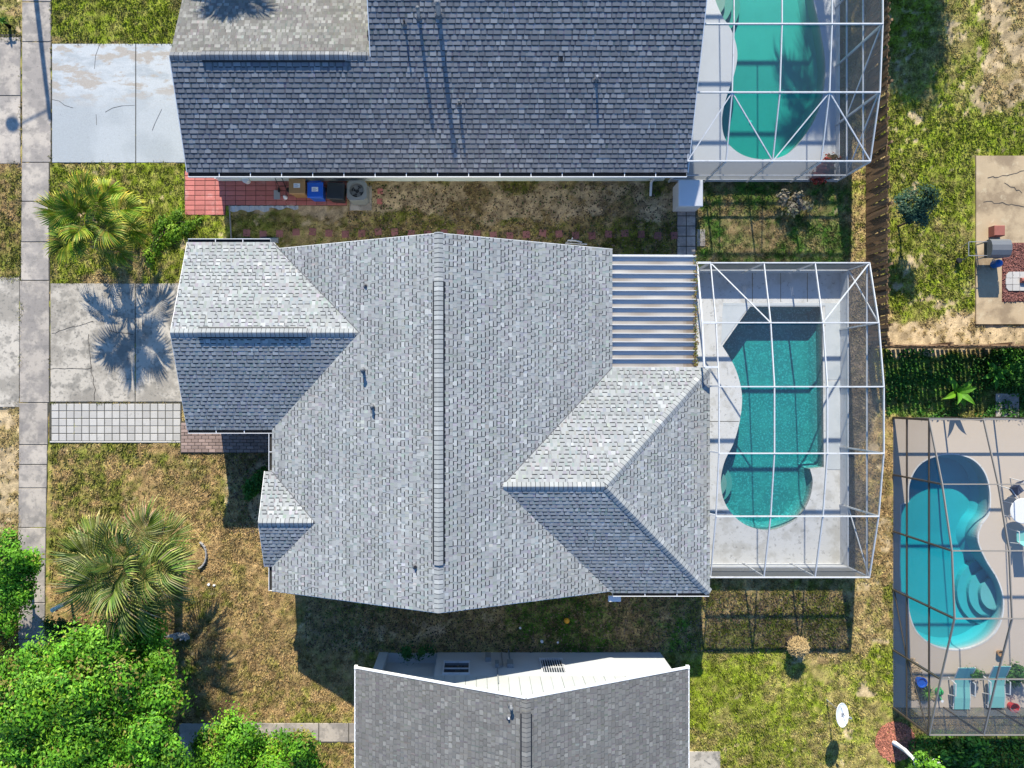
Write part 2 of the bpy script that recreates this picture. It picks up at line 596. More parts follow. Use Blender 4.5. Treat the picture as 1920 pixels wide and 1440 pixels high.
# what grows where: (left, top, right, bottom) of the plot as seen from above, then
# how green, how sandy, dry colour, green colour
DRY_T = (0.33, 0.237, 0.11)     # tan thatch
DRY_O = (0.33, 0.22, 0.1)     # orange brown thatch
DRY_G = (0.3, 0.245, 0.085)      # yellow straw
GRN_Y = (0.185, 0.235, 0.018)     # yellow green
GRN_O = (0.155, 0.17, 0.028)    # olive
GRN_D = (0.072, 0.16, 0.022)    # deep green
SAND = (0.44, 0.33, 0.195)
SAND_G = (0.40, 0.35, 0.30)
ZONES = [
    # whole plot first
    ((-400, -400, 2400, 1900), 0.50, 0.10, DRY_T, GRN_O),
    ((-200, -200, 44, 80), 0.55, 0.30, DRY_T, GRN_O),
    ((-200, 300, 44, 530), 0.50, 0.18, DRY_O, GRN_O),
    ((-200, 750, 40, 1010), 0.36, 0.45, DRY_T, GRN_O),
    ((90, -200, 345, 82), 0.82, 0.05, DRY_T, GRN_Y),
    ((88, 300, 440, 540), 0.62, 0.22, DRY_T, GRN_Y),
    ((430, 340, 1275, 420), 0.36, 0.58, DRY_T, GRN_D),
    ((430, 405, 1275, 500), 0.50, 0.24, DRY_T, GRN_O),
    ((1300, 340, 1600, 520), 0.62, 0.16, DRY_T, GRN_D),
    ((1585, 300, 1640, 800), 0.42, 0.30, DRY_T, GRN_Y),
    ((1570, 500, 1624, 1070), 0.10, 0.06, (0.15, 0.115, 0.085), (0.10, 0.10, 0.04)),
    ((1655, -200, 2300, 660), 0.62, 0.30, DRY_G, GRN_Y),
    ((1840, -200, 2300, 200), 0.40, 0.46, DRY_T, GRN_O),
    ((1660, 590, 2300, 650), 0.22, 0.62, DRY_T, GRN_O),
    ((1655, 655, 2300, 790), 0.92, 0.03, DRY_T, GRN_D),
    ((1630, 780, 1680, 1120), 0.12, 0.35, DRY_O, GRN_Y),
    ((1590, 1080, 1680, 1260), 0.20, 0.30, DRY_T, GRN_Y),
    ((88, 828, 520, 1240), 0.44, 0.16, DRY_O, GRN_O),
    ((420, 850, 520, 1000), 0.35, 0.45, DRY_T, GRN_D),
    ((300, 1000, 680, 1260), 0.26, 0.10, DRY_O, GRN_O),
    ((300, 1250, 680, 1360), 0.34, 0.06, DRY_O, GRN_Y),
    ((-200, 1180, 360, 1700), 0.35, 0.2, DRY_O, GRN_D),
    ((420, 1390, 670, 1700), 0.40, 0.22, DRY_O, GRN_O),
    ((560, 1110, 960, 1230), 0.24, 0.34, DRY_T, GRN_D),
    ((950, 1110, 1330, 1230), 0.48, 0.14, DRY_T, GRN_D),
    ((1300, 1080, 1610, 1240), 0.50, 0.14, DRY_T, GRN_O),
    ((1285, 1235, 1690, 1700), 0.55, 0.24, DRY_G, GRN_Y),
    ((1690, 1370, 2300, 1700), 0.88, 0.05, DRY_T, GRN_D),
]


def lawn(X, Y):
    """colour of the ground and how grassy it is, at arrays of world spots"""
    px = X * S0 + NX + 26 * (fbm(X, Y, 1.6, 5) - 0.5) * 2
    py = NY - Y * S0 + 26 * (fbm(X, Y, 1.6, 9) - 0.5) * 2
    green = np.zeros_like(X); sand = np.zeros_like(X)
    dry = np.zeros(X.shape + (3,)); grn = np.zeros(X.shape + (3,))
    for (x0, y0, x1, y1), g, s, d, gc in ZONES:
        m = sstep(x0 - 9, x0 + 9, px) * (1 - sstep(x1 - 9, x1 + 9, px)) * sstep(y0 - 9, y0 + 9, py) * (1 - sstep(y1 - 9, y1 + 9, py))
        green = green * (1 - m) + g * m
        sand = sand * (1 - m) + s * m
        dry = dry * (1 - m[..., None]) + np.array(d) * m[..., None]
        grn = grn * (1 - m[..., None]) + np.array(gc) * m[..., None]
    n1 = fbm(X, Y, 2.2, 21, 5)
    n2 = fbm(X, Y, 0.55, 33, 4)
    n3 = fbm(X, Y, 0.9, 47, 5)
    n4 = fbm(X, Y, 0.22, 61, 3)
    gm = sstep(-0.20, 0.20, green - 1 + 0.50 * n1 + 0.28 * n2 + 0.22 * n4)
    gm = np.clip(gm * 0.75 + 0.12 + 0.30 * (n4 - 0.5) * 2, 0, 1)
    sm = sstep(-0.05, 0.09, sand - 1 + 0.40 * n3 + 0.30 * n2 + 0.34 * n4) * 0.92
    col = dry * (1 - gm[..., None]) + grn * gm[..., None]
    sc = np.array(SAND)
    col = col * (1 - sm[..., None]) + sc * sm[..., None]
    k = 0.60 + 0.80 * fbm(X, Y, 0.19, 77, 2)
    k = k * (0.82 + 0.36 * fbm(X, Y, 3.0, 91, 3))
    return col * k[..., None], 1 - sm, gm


# hard surfaces (seen rectangles) where no grass tufts are planted and the ground sheet is left open under the pools
HARD = [(38, -300, 97, 1210), (95, 82, 350, 307), (92, 530, 345, 756), (92, 755, 342, 832), (338, 800, 515, 850), (-200, 75, 40, 305), (-200, 525, 40, 757),
        (345, 318, 660, 404), (415, 318, 700, 378), (1266, 380, 1308, 482), (1822, 290, 2200, 610), (335, 1352, 668, 1394), (1288, 1405, 1352, 1600),
        (352, -500, 1256, 341), (505, 495, 1110, 1060), (405, 495, 510, 800), (1100, 700, 1310, 1050), (711, 1224, 1240, 1900), (1285, -400, 1570, 342), (1274, 505, 1577, 1058),
        (1672, 783, 2200, 1328)]
POOL_DECKS = [(1287, -400, 1568, 341), (1277, 511, 1577, 1057), (1674, 783, 2195, 1326)]

xs = np.concatenate([[-4000, -800, -200, -90], np.arange(-66, -24.3, 0.6), np.arange(-24.0, 28.01, 0.085), np.arange(28.6, 66, 0.6), [90, 200, 800, 4000]])
ys = np.concatenate([[-4000, -800, -200, -90], np.arange(-66, -19.3, 0.6), np.arange(-19.0, 20.01, 0.085), np.arange(20.6, 66, 0.6), [90, 200, 800, 4000]])
gx, gy = np.meshgrid(xs, ys)
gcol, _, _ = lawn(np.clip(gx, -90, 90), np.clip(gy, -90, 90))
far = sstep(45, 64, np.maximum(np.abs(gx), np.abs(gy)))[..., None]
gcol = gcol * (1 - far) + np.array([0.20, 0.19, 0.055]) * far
gz = 0.05 * (fbm(gx, gy, 1.3, 3, 4) - 0.5)
gz += 0.035 * (fbm(gx, gy, 0.25, 15, 3) - 0.5)
gz = np.minimum(gz, 0.028)
nxv, nyv = len(xs), len(ys)
idx = np.arange(nxv * nyv).reshape(nyv, nxv)
quads = np.stack([idx[:-1, :-1], idx[:-1, 1:], idx[1:, 1:], idx[1:, :-1]], -1).reshape(-1, 4)
cx = ((gx[:-1, :-1] + gx[1:, 1:]) / 2).ravel()
cyy = ((gy[:-1, :-1] + gy[1:, 1:]) / 2).ravel()
keep = np.ones(len(quads), bool)
for (x0, y0, x1, y1) in POOL_DECKS:
    keep &= ~((cx > GX(x0) + 0.2) & (cx < GX(x1) - 0.2) & (cyy < GY(y0) - 0.2) & (cyy > GY(y1) + 0.2))
quads = quads[keep]


def ground_material():
    m, nt, b, new, link = _nodes('lawn_ground')
    at = new('ShaderNodeAttribute')
    at.attribute_name = 'gcol'
    geo = new('ShaderNodeNewGeometry')
    pos = geo.outputs['Position']
    f = _noise(nt, pos, 17.0, 4, 0.75)
    f2 = _noise(nt, pos, 45.0, 2, 0.6)
    k = _math(nt, 'MULTIPLY_ADD', f, 1.5)
    nt.nodes[-1].inputs[2].default_value = 0.25
    k2 = _math(nt, 'MULTIPLY_ADD', f2, 1.0)
    nt.nodes[-1].inputs[2].default_value = 0.5
    k = _math(nt, 'MULTIPLY', k, k2)
    cb = new('ShaderNodeCombineXYZ')
    for i in range(3):
        link(k, cb.inputs[i])
    c = _mix(nt, 1.0, at.outputs['Color'], cb.outputs[0], 'MULTIPLY')
    link(c, b.inputs['Base Color'])
    b.inputs['Roughness'].default_value = 0.95
    b.inputs['Specular IOR Level'].default_value = 0.1
    bn = new('ShaderNodeBump')
    bn.inputs['Strength'].default_value = 0.5
    bn.inputs['Distance'].default_value = 0.04
    link(f, bn.inputs['Height'])
    link(bn.outputs[0], b.inputs['Normal'])
    return m


M['ground'] = ground_material()
vv = np.stack([gx.ravel(), gy.ravel(), gz.ravel() - 0.0], 1)
gme = np_mesh('ground', vv, quads, M['ground'])
ga = gme.attributes.new('gcol', 'FLOAT_COLOR', 'POINT')
arr = np.ones((len(vv), 4), np.float32)
arr[:, :3] = gcol.reshape(-1, 3)
ga.data.foreach_set('color', arr.ravel())
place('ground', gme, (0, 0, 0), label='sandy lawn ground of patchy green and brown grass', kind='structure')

# grass tufts, thousands of little blades
rg = np.random.default_rng(7)
NT = 330000
tx = rg.uniform(-21.5, 24.5, NT)
ty = rg.uniform(-16.8, 17.5, NT)
okm = np.ones(NT, bool)
tpx, tpy = tx * S0 + NX, NY - ty * S0
emar = 1.0 + 4.5 * fbm(tx, ty, 0.7, 123, 3) ** 2
for (x0, y0, x1, y1) in HARD:
    okm &= ~((tpx > x0 + emar) & (tpx < x1 - emar) & (tpy > y0 + emar) & (tpy < y1 - emar))
tcol, tgrass, tg = lawn(tx, ty)
okm &= rg.uniform(0, 1, NT) < np.clip(tgrass * 1.1 - 0.1, 0.03, 1)
tx, ty, tcol, tg = tx[okm], ty[okm], tcol[okm], tg[okm]
n = len(tx)
B = 3
hgt = rg.uniform(0.025, 0.07, (n, B)) * (0.7 + 0.6 * tg[:, None])
ang = rg.uniform(0, 2 * math.pi, (n, B))
lean = rg.uniform(0.02, 0.08, (n, B))
wid = rg.uniform(0.012, 0.030, (n, B))
bx = tx[:, None] + rg.normal(0, 0.02, (n, B))
by = ty[:, None] + rg.normal(0, 0.02, (n, B))
ca, sa = np.cos(ang), np.sin(ang)
v0 = np.stack([bx - sa * wid, by + ca * wid, np.full_like(bx, 0.0)], -1)
v1 = np.stack([bx + sa * wid, by - ca * wid, np.full_like(bx, 0.0)], -1)
v2 = np.stack([bx + ca * lean, by + sa * lean, hgt + 0.01], -1)
gv = np.stack([v0, v1, v2], 2).reshape(-1, 3)
gf = np.arange(len(gv)).reshape(-1, 3)
pale = np.repeat(rg.uniform(0, 1, (n, 1)) ** 3, B, axis=0)
gcl = np.repeat(tcol * rg.uniform(0.5, 1.5, (n, 1)), B, axis=0) * rg.uniform(0.6, 1.5, (n * B, 1))
gcl = gcl * (1 - 0.55 * pale) + np.array([0.46, 0.38, 0.20]) * 0.55 * pale * np.repeat(0.5 + 0.5 * (1 - tg[:, None]), B, axis=0)
place('grass', np_mesh('grass', gv, gf, M['grass'], np.clip(gcl, 0, 0.7)), (0, 0, 0), label='short tufts of green and straw coloured lawn grass', cat='grass', kind='stuff')


# ------------------------------------------------------------------ paving
def slab_run(root, pieces, material, name='slab', z1=0.035, gap=0.016):
    for (x0, y0, x1, y1) in pieces:
        X0, X1, Y0, Y1 = GX(x0), GX(x1), GY(y1), GY(y0)
        MB().slab(X0 + gap, X1 - gap, Y0 + gap, Y1 - gap, -0.08, z1 + random.uniform(-0.004, 0.004)).build(name, material, root, origin=((X0 + X1) / 2, (Y0 + Y1) / 2, 0))


def bed(name, rect, label, z=0.012, material=None, **kw):
    x0, y0, x1, y1 = rect
    mb = MB().box(GX(x0), GX(x1), GY(y1), GY(y0), -0.1, z)
    return mb.build(name, material or M['joint'], None, label=label, kind='structure', origin=(GX((x0 + x1) / 2), GY((y0 + y1) / 2), 0), **kw)


def ribbon(pts, wd, z, name, material, root):
    """a thin crack or line on a slab"""
    mb = MB()
    P = [G(*p) for p in pts]
    for p in P:
        p.z = z
    for i in range(len(P) - 1):
        d = (P[i + 1] - P[i]).normalized()
        s = Vector((-d.y, d.x, 0)) * wd * random.uniform(0.35, 0.65)
        mb.face([P[i] - s, P[i + 1] - s, P[i + 1] + s, P[i] + s])
    return mb.build(name, material, root)


def crackle(a, b, n=10, j=3.0):
    out = []
    for i in range(n + 1):
        t = i / n
        out.append((a[0] + (b[0] - a[0]) * t + random.uniform(-j, j), a[1] + (b[1] - a[1]) * t + random.uniform(-j, j)))
    return out


random.seed(4)
sw = MB().prism([tuple(G(*p).xy) for p in ((42, -260), (42, 76), (41.5, 305), (38, 560), (34.5, 1000), (34.5, 1260), (85.5, 1260), (85.5, 1090), (90.6, 790), (94, 750), (94, 310), (97.5, 300), (97.5, -260))][::-1], -0.1, 0.012).build(
    'sidewalk', M['joint'], None, 'concrete sidewalk running past both driveways', kind='structure')
walk = []
cuts = [-260, -180, -100, -20, 4, 79, 305, 378, 454, 526, 755, 834, 871, 915, 989, 1060, 1130, 1198, 1260]
for a, b in zip(cuts[:-1], cuts[1:]):
    t = (a + b) / 2
    walk.append((float(np.interp(t, [300, 320, 520, 560, 1000], [41.5, 41, 39.5, 37.5, 34.5])), a, float(np.interp(t, [300, 310, 520, 540, 750, 790, 1090], [96.5, 93.2, 92.8, 93.5, 93, 90.6, 85.5])), b))
slab_run(sw, walk, M['concrete_walk'])


def worn_paint():
    """pale driveway paint, scuffed through to bare concrete on its upper two thirds"""
    m, nt, b, new, link = _nodes('worn_driveway_paint')
    pos = new('ShaderNodeNewGeometry').outputs['Position']
    base = _mix(nt, _ramp(nt, _noise(nt, pos, 0.5, 3, 0.5), [(0.42, 0.0), (0.55, 1.0)]), (0.37, 0.395, 0.41), (0.32, 0.345, 0.36))
    sep = new('ShaderNodeSeparateXYZ')
    link(pos, sep.inputs[0])
    up = new('ShaderNodeMapRange')
    up.inputs['From Min'].default_value = GY(205)
    up.inputs['From Max'].default_value = GY(165)
    link(sep.outputs[1], up.inputs['Value'])
    white = _ramp(nt, _noise(nt, pos, 1.1, 5, 0.65, (0.6, 1.6, 1)), [(0.40, 0.0), (0.52, 1.0)])
    base = _mix(nt, _math(nt, 'MULTIPLY', up.outputs[0], white), base, (0.425, 0.445, 0.455))
    worn = _ramp(nt, _noise(nt, pos, 0.95, 7, 0.68, (0.8, 1.9, 1)), [(0.505, 0.0), (0.56, 1.0)])
    base = _mix(nt, _math(nt, 'MULTIPLY', up.outputs[0], worn), base, (0.34, 0.305, 0.265))
    speck = _ramp(nt, _noise(nt, pos, 7.0, 4, 0.7), [(0.66, 0.0), (0.70, 0.7)])
    base = _mix(nt, speck, base, (0.22, 0.21, 0.2))
    tone = _ramp(nt, _noise(nt, pos, 22.0, 3, 0.7), [(0.3, 0.88), (0.7, 1.08)])
    link(_mix(nt, 1.0, base, tone, 'MULTIPLY'), b.inputs['Base Color'])
    b.inputs['Roughness'].default_value = 0.75
    return m


dn = bed('driveway_north', (97, 82, 362, 306), 'pale painted concrete driveway leading to the upper garage')
slab_run(dn, [(97.5, 82, 255, 306), (255, 82, 362, 306)], worn_paint(), z1=0.03)


for c in ([(98, 187), (112, 190), (122, 198), (138, 203)], [(198, 211), (212, 203), (230, 199), (253, 198)], [(188, 83), (180, 105), (178, 130)], [(181, 215), (182, 235)], [(304, 205), (292, 230), (286, 245)]):
    ribbon(c, 0.016, 0.0365, 'crack', M['crack'], dn)
an = bed('driveway_apron_north', (-190, 64, 40, 314), 'stained concrete apron between the street and the painted driveway')
slab_run(an, [(-190, 74, -60, 308), (-60, 70, 39.5, 180), (-60, 180, 39.5, 308)], M['concrete_walk'], z1=0.028)
dm = bed('driveway_main', (95, 531, 350, 755), 'stained grey concrete driveway of the centre house under a palm shadow')
slab_run(dm, [(94.5, 531, 254, 754), (254, 531, 350, 754)], M['concrete'], z1=0.03)
for c in (crackle((96, 625), (160, 608), 8, 2) + crackle((160, 608), (176, 602), 3, 1), crackle((95, 692), (175, 690), 9, 1.5), crackle((165, 625), (180, 752), 12, 2.5), crackle((205, 620), (252, 628), 6, 1.5)):
    ribbon(c, 0.022, 0.0365, 'crack', M['crack'], dm)
am = bed('driveway_apron_main', (-190, 517, 38, 767), 'grey concrete apron between the street and the palm shaded driveway')
slab_run(am, [(-190, 522, -60, 764), (-60, 520, 37.5, 764)], M['concrete'], z1=0.028)
# squares of the walk along the driveway
pw = bed('paver_walk', (93, 755.5, 341, 830), 'walk of square grey pavers along the driveway edge', z=0.018)
sq = []
for r_ in range(5):
    for c_ in range(17):
        x0 = 97 + c_ * 14.25
        y0 = 756.5 + r_ * 14.1
        sq.append((x0, y0, x0 + 14.25, y0 + 14.1))
slab_run(pw, sq, M['paver'], 'paver', z1=0.04, gap=0.013)
MB().slab(GX(94), GX(340), GY(830), GY(827.2), -0.05, 0.04).build('edging', M['paver'], pw)
# brick porch by the front door
pb = bed('brick_porch', (339, 790, 512, 849), 'small reddish brick porch floor beside the front door', z=0.05)
bl, rowh = [], 6.2
for r_ in range(9):
    y0 = 792.5 + r_ * rowh
    x0 = 340.5 - (6.5 if r_ % 2 else 0)
    while x0 < 511:
        bl.append((max(x0, 340), y0, min(x0 + 13, 511.5), y0 + rowh))
        x0 += 13
slab_run(pb, bl, M['brick'], 'brick', z1=0.075, gap=0.007)
# red pavers beside the upper house
rp = MB().box(GX(346), GX(423), GY(403), GY(320), -0.1, 0.02).box(GX(423), GX(651), GY(386), GY(320), -0.1, 0.02).build(
    'red_paver_path', M['joint'], None, 'path of red concrete pavers beside the upper house wall', kind='structure')
MBx = []
for r_ in range(9):
    for c_ in range(16):
        x0 = 347 + c_ * 19
        y0 = 321 + r_ * 9.2
        if x0 > 415 and y0 + 9.2 > 386:
            continue
        if x0 + 19 > 656:
            continue
        MBx.append((x0, y0, x0 + 19, y0 + 9.2))
slab_run(rp, MBx, M['red_paver'], 'paver', z1=0.04, gap=0.009)
# two rows of grey slabs up to the storage box
cp = bed('slab_path', (1268.5, 384, 1306, 482), 'short path of grey concrete slabs between the two pool cages', z=0.01)
slab_run(cp, [(1269 + 17.5 * i, 386 + 19 * j, 1286.5 + 17.5 * i, 405 + 19 * j) for i in range(2) for j in range(5)], M['concrete_walk'], z1=0.035)
MB().slab(GX(1307), GX(1322), GY(462), GY(430), -0.05, 0.03).build('slab', M['concrete_walk'], cp)
# old patio with a fire pit bed, right
op = bed('patio_slab_right', (1828, 293, 2140, 608), 'weathered tan concrete patio slab with dark stains', z=0.08, material=M['old_slab'])
for c in (crackle((1850, 335), (1920, 322), 10, 2.5), crackle((1842, 378), (1935, 390), 14, 2), crackle((1880, 345), (1915, 362), 6, 2)):
    ribbon(c, 0.03, 0.086, 'crack', M['crack'], op)
# front walk of the lower house
fw = bed('front_walk_lower', (336, 1355, 676, 1393), 'grey concrete walk running to the lower house')
slab_run(fw, [(336, 1355, 395, 1520), (395, 1355, 470, 1391), (470, 1355, 598, 1391), (598, 1355, 654, 1391), (654, 1355, 676, 1391)], M['concrete_walk'], z1=0.035)
bp = bed('concrete_pad', (1290, 1409, 1350, 1600), 'rough grey concrete pad beside the lower house', z=0.035, material=M['concrete'])
# stepping stones
for i in range(27):
    x = 463 + i * 30.8
    y = 437 + 2.5 * math.sin(i * 1.3) + (3 if i > 12 else 0)
    a = random.uniform(-0.12, 0.12)
    c = G(x, y)
    s = 0.145
    pts = [(c.x + s * (u * math.cos(a) - v * math.sin(a)), c.y + s * (u * math.sin(a) + v * math.cos(a))) for u, v in ((-1, -1), (1, -1), (1, 1), (-1, 1))]
    MB().prism(pts, -0.04, 0.038).build('stepping_stone', M['red_stone'], None, 'square red stepping stone in the row between the two houses', 'stepping stone', 'stepping stones along the side yard', origin=(c.x, c.y, 0))
for (x, y) in ((713, 359), (712, 378)):
    c = G(x, y)
    MB().box(c.x - 0.11, c.x + 0.11, c.y - 0.11, c.y + 0.11, -0.03, 0.045).build('red_block', M['red_paver'], None, 'small loose red block lying right of the air conditioner' + (', nearer the wall' if y < 370 else ', farther from the wall'), 'block', origin=(c.x, c.y, 0))

# ------------------------------------------------------------------ shingle roofs
def inside(p, poly):
    for i in range(len(poly)):
        a, b = poly[i], poly[(i + 1) % len(poly)]
        if (b[0] - a[0]) * (p[1] - a[1]) - (b[1] - a[1]) * (p[0] - a[0]) < -1e-6:
            return False
    return True


def clip(pts, poly):
    out = list(pts)
    for i in range(len(poly)):
        a, b = poly[i], poly[(i + 1) % len(poly)]
        src, out = out, []
        for j in range(len(src)):
            p, q = src[j], src[(j + 1) % len(src)]
            dp = (b[0] - a[0]) * (p[1] - a[1]) - (b[1] - a[1]) * (p[0] - a[0])
            dq = (b[0] - a[0]) * (q[1] - a[1]) - (b[1] - a[1]) * (q[0] - a[0])
            if dp >= 0:
                out.append(p)
            if (dp >= 0) != (dq >= 0):
                t = dp / (dp - dq)
                out.append((p[0] + (q[0] - p[0]) * t, p[1] + (q[1] - p[1]) * t))
        if not out:
            return []
    return out


class Pal:
    def __init__(s, tones, base, dark, wide=(0.13, 0.30), gap=(0.05, 0.16), course=0.185, band=0.022, tab=0.012, lay=0.006, bandp=0.85):
        s.__dict__.update(locals())

    def pick(s, rnd):
        t = rnd.choice(s.tones)
        k = rnd.uniform(0.93, 1.07)
        return (t[0] * k, t[1] * k, t[2] * k)


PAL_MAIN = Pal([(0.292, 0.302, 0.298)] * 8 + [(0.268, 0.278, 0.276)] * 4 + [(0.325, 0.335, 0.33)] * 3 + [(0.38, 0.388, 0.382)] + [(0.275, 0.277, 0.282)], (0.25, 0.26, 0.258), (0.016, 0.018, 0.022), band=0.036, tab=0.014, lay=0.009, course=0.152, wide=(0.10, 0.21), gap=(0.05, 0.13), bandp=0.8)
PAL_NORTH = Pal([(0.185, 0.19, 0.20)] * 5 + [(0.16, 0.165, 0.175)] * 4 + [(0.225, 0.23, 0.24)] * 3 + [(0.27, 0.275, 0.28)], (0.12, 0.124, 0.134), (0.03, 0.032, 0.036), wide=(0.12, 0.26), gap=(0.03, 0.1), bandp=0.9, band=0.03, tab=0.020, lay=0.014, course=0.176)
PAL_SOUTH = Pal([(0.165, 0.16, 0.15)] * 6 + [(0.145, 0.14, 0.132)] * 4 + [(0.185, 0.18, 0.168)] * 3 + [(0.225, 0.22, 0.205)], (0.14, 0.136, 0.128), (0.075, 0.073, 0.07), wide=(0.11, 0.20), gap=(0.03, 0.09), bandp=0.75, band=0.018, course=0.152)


def slope(field, o, u, v, poly, pal, seed, singles=None, vmin_single=1e9):
    """lays courses of shingles on the plane o + a*u + b*v; poly (counter-clockwise, in a/b) bounds it; tabs above
    vmin_single are handed to singles instead of the joined field"""
    rnd = random.Random(seed)
    o, u, v = Vector(o), Vector(u).normalized(), Vector(v).normalized()
    n = u.cross(v).normalized()
    if n.z < 0:
        n = -n
    e = pal.course
    amin, amax = min(p[0] for p in poly), max(p[0] for p in poly)
    bmin, bmax = min(p[1] for p in poly), max(p[1] for p in poly)

    def at(a, b, h):
        return o + u * a + v * b + n * h

    def put(pts2, h0, b0, b1, h1, col):
        pts2 = pts2 if all(inside(p, poly) for p in pts2) else clip(pts2, poly)
        if len(pts2) < 3:
            return
        field.face([at(p[0], p[1], h0 + (h1 - h0) * (p[1] - b0) / (b1 - b0)) for p in pts2], col)

    k = 0
    b = bmin
    while b < bmax:
        b1 = b + e + 0.02
        row = rnd.uniform(0.95, 1.05)
        # the under layer of the course
        a = amin - rnd.uniform(0, 0.3)
        while a < amax:
            wd = rnd.uniform(0.25, 0.5)
            c = pal.base if rnd.random() < 0.7 else pal.pick(rnd)
            c = tuple(x * row * rnd.uniform(0.92, 1.08) for x in c)
            q = [(a, b), (a + wd, b), (a + wd, b1), (a, b1)]
            put(q, pal.lay, b, b1, 0.0, c)
            if all(inside(p, poly) for p in q[:2]):
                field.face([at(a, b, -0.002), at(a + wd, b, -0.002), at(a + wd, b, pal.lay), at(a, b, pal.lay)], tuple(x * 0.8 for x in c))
            a += wd
        # the thick tabs on it
        a = amin - rnd.uniform(0, 0.3)
        while a < amax:
            wd = rnd.uniform(*pal.wide)
            col = tuple(x * row for x in pal.pick(rnd))
            j = rnd.uniform(-0.008, 0.008)
            q = [(a, b + j), (a + wd, b + j), (a + wd, b1), (a, b1)]
            whole = all(inside(p, poly) for p in q)
            if whole and singles is not None and b > vmin_single:
                singles.append((at(a + wd / 2, b + j, 0), wd, col, u, v, n))
            else:
                put(q, pal.tab, b + j, b1, 0.003, col)
                if whole:
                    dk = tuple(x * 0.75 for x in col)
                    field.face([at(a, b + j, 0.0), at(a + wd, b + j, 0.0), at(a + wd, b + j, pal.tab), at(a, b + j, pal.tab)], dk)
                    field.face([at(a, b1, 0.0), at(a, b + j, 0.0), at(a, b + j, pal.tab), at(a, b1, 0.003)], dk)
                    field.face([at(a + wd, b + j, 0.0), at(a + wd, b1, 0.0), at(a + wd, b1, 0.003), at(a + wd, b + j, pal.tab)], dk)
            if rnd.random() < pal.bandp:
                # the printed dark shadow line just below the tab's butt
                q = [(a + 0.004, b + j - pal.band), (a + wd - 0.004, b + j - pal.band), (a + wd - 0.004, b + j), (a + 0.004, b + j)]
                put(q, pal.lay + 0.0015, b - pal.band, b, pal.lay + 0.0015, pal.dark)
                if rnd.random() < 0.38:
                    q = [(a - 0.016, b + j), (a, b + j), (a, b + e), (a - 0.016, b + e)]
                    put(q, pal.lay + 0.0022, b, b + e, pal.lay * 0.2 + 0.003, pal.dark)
            a += wd + rnd.uniform(*pal.gap)
        b += e
        k += 1


def single_shingles(singles, roof, pal, limit):
    """the tabs nearest the ridge, each an object; alike ones share their mesh"""
    cache = {}
    singles.sort(key=lambda s: -s[0].z)
    rest = singles[limit:]
    for (p, wd, col, u, v, n) in singles[:limit]:
        wq = round(wd / 0.04) * 0.04
        tone = min(pal.tones, key=lambda t: abs(t[1] - col[1]))
        key = (wq, tone, round(v.x, 2))
        if key not in cache:
            mb = MB()
            h = wq / 2
            e = pal.course + 0.02
            P = lambda a, b, z: u * a + v * b + n * z
            mb.face([P(-h, 0, pal.tab), P(h, 0, pal.tab), P(h, e, 0.003), P(-h, e, 0.003)], tone)
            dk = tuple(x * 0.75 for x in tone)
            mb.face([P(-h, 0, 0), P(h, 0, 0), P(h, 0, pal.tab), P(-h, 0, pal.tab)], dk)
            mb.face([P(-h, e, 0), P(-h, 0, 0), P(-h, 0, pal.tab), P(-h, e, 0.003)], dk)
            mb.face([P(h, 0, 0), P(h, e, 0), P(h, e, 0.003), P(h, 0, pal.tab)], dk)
            cache[key] = mb.mesh('shingle', M['shingle'])
        place('shingle', cache[key], p, roof)
    return rest


def joined_rest(field, rest, pal):
    for (p, wd, col, u, v, n) in rest:
        h, e = wd / 2, pal.course + 0.02
        P = lambda a, b, z: p + u * a + v * b + n * z
        field.face([P(-h, 0, pal.tab), P(h, 0, pal.tab), P(h, e, 0.003), P(-h, e, 0.003)], col)
        field.face([P(-h, 0, 0), P(h, 0, 0), P(h, 0, pal.tab), P(-h, 0, pal.tab)], tuple(x * 0.75 for x in col))


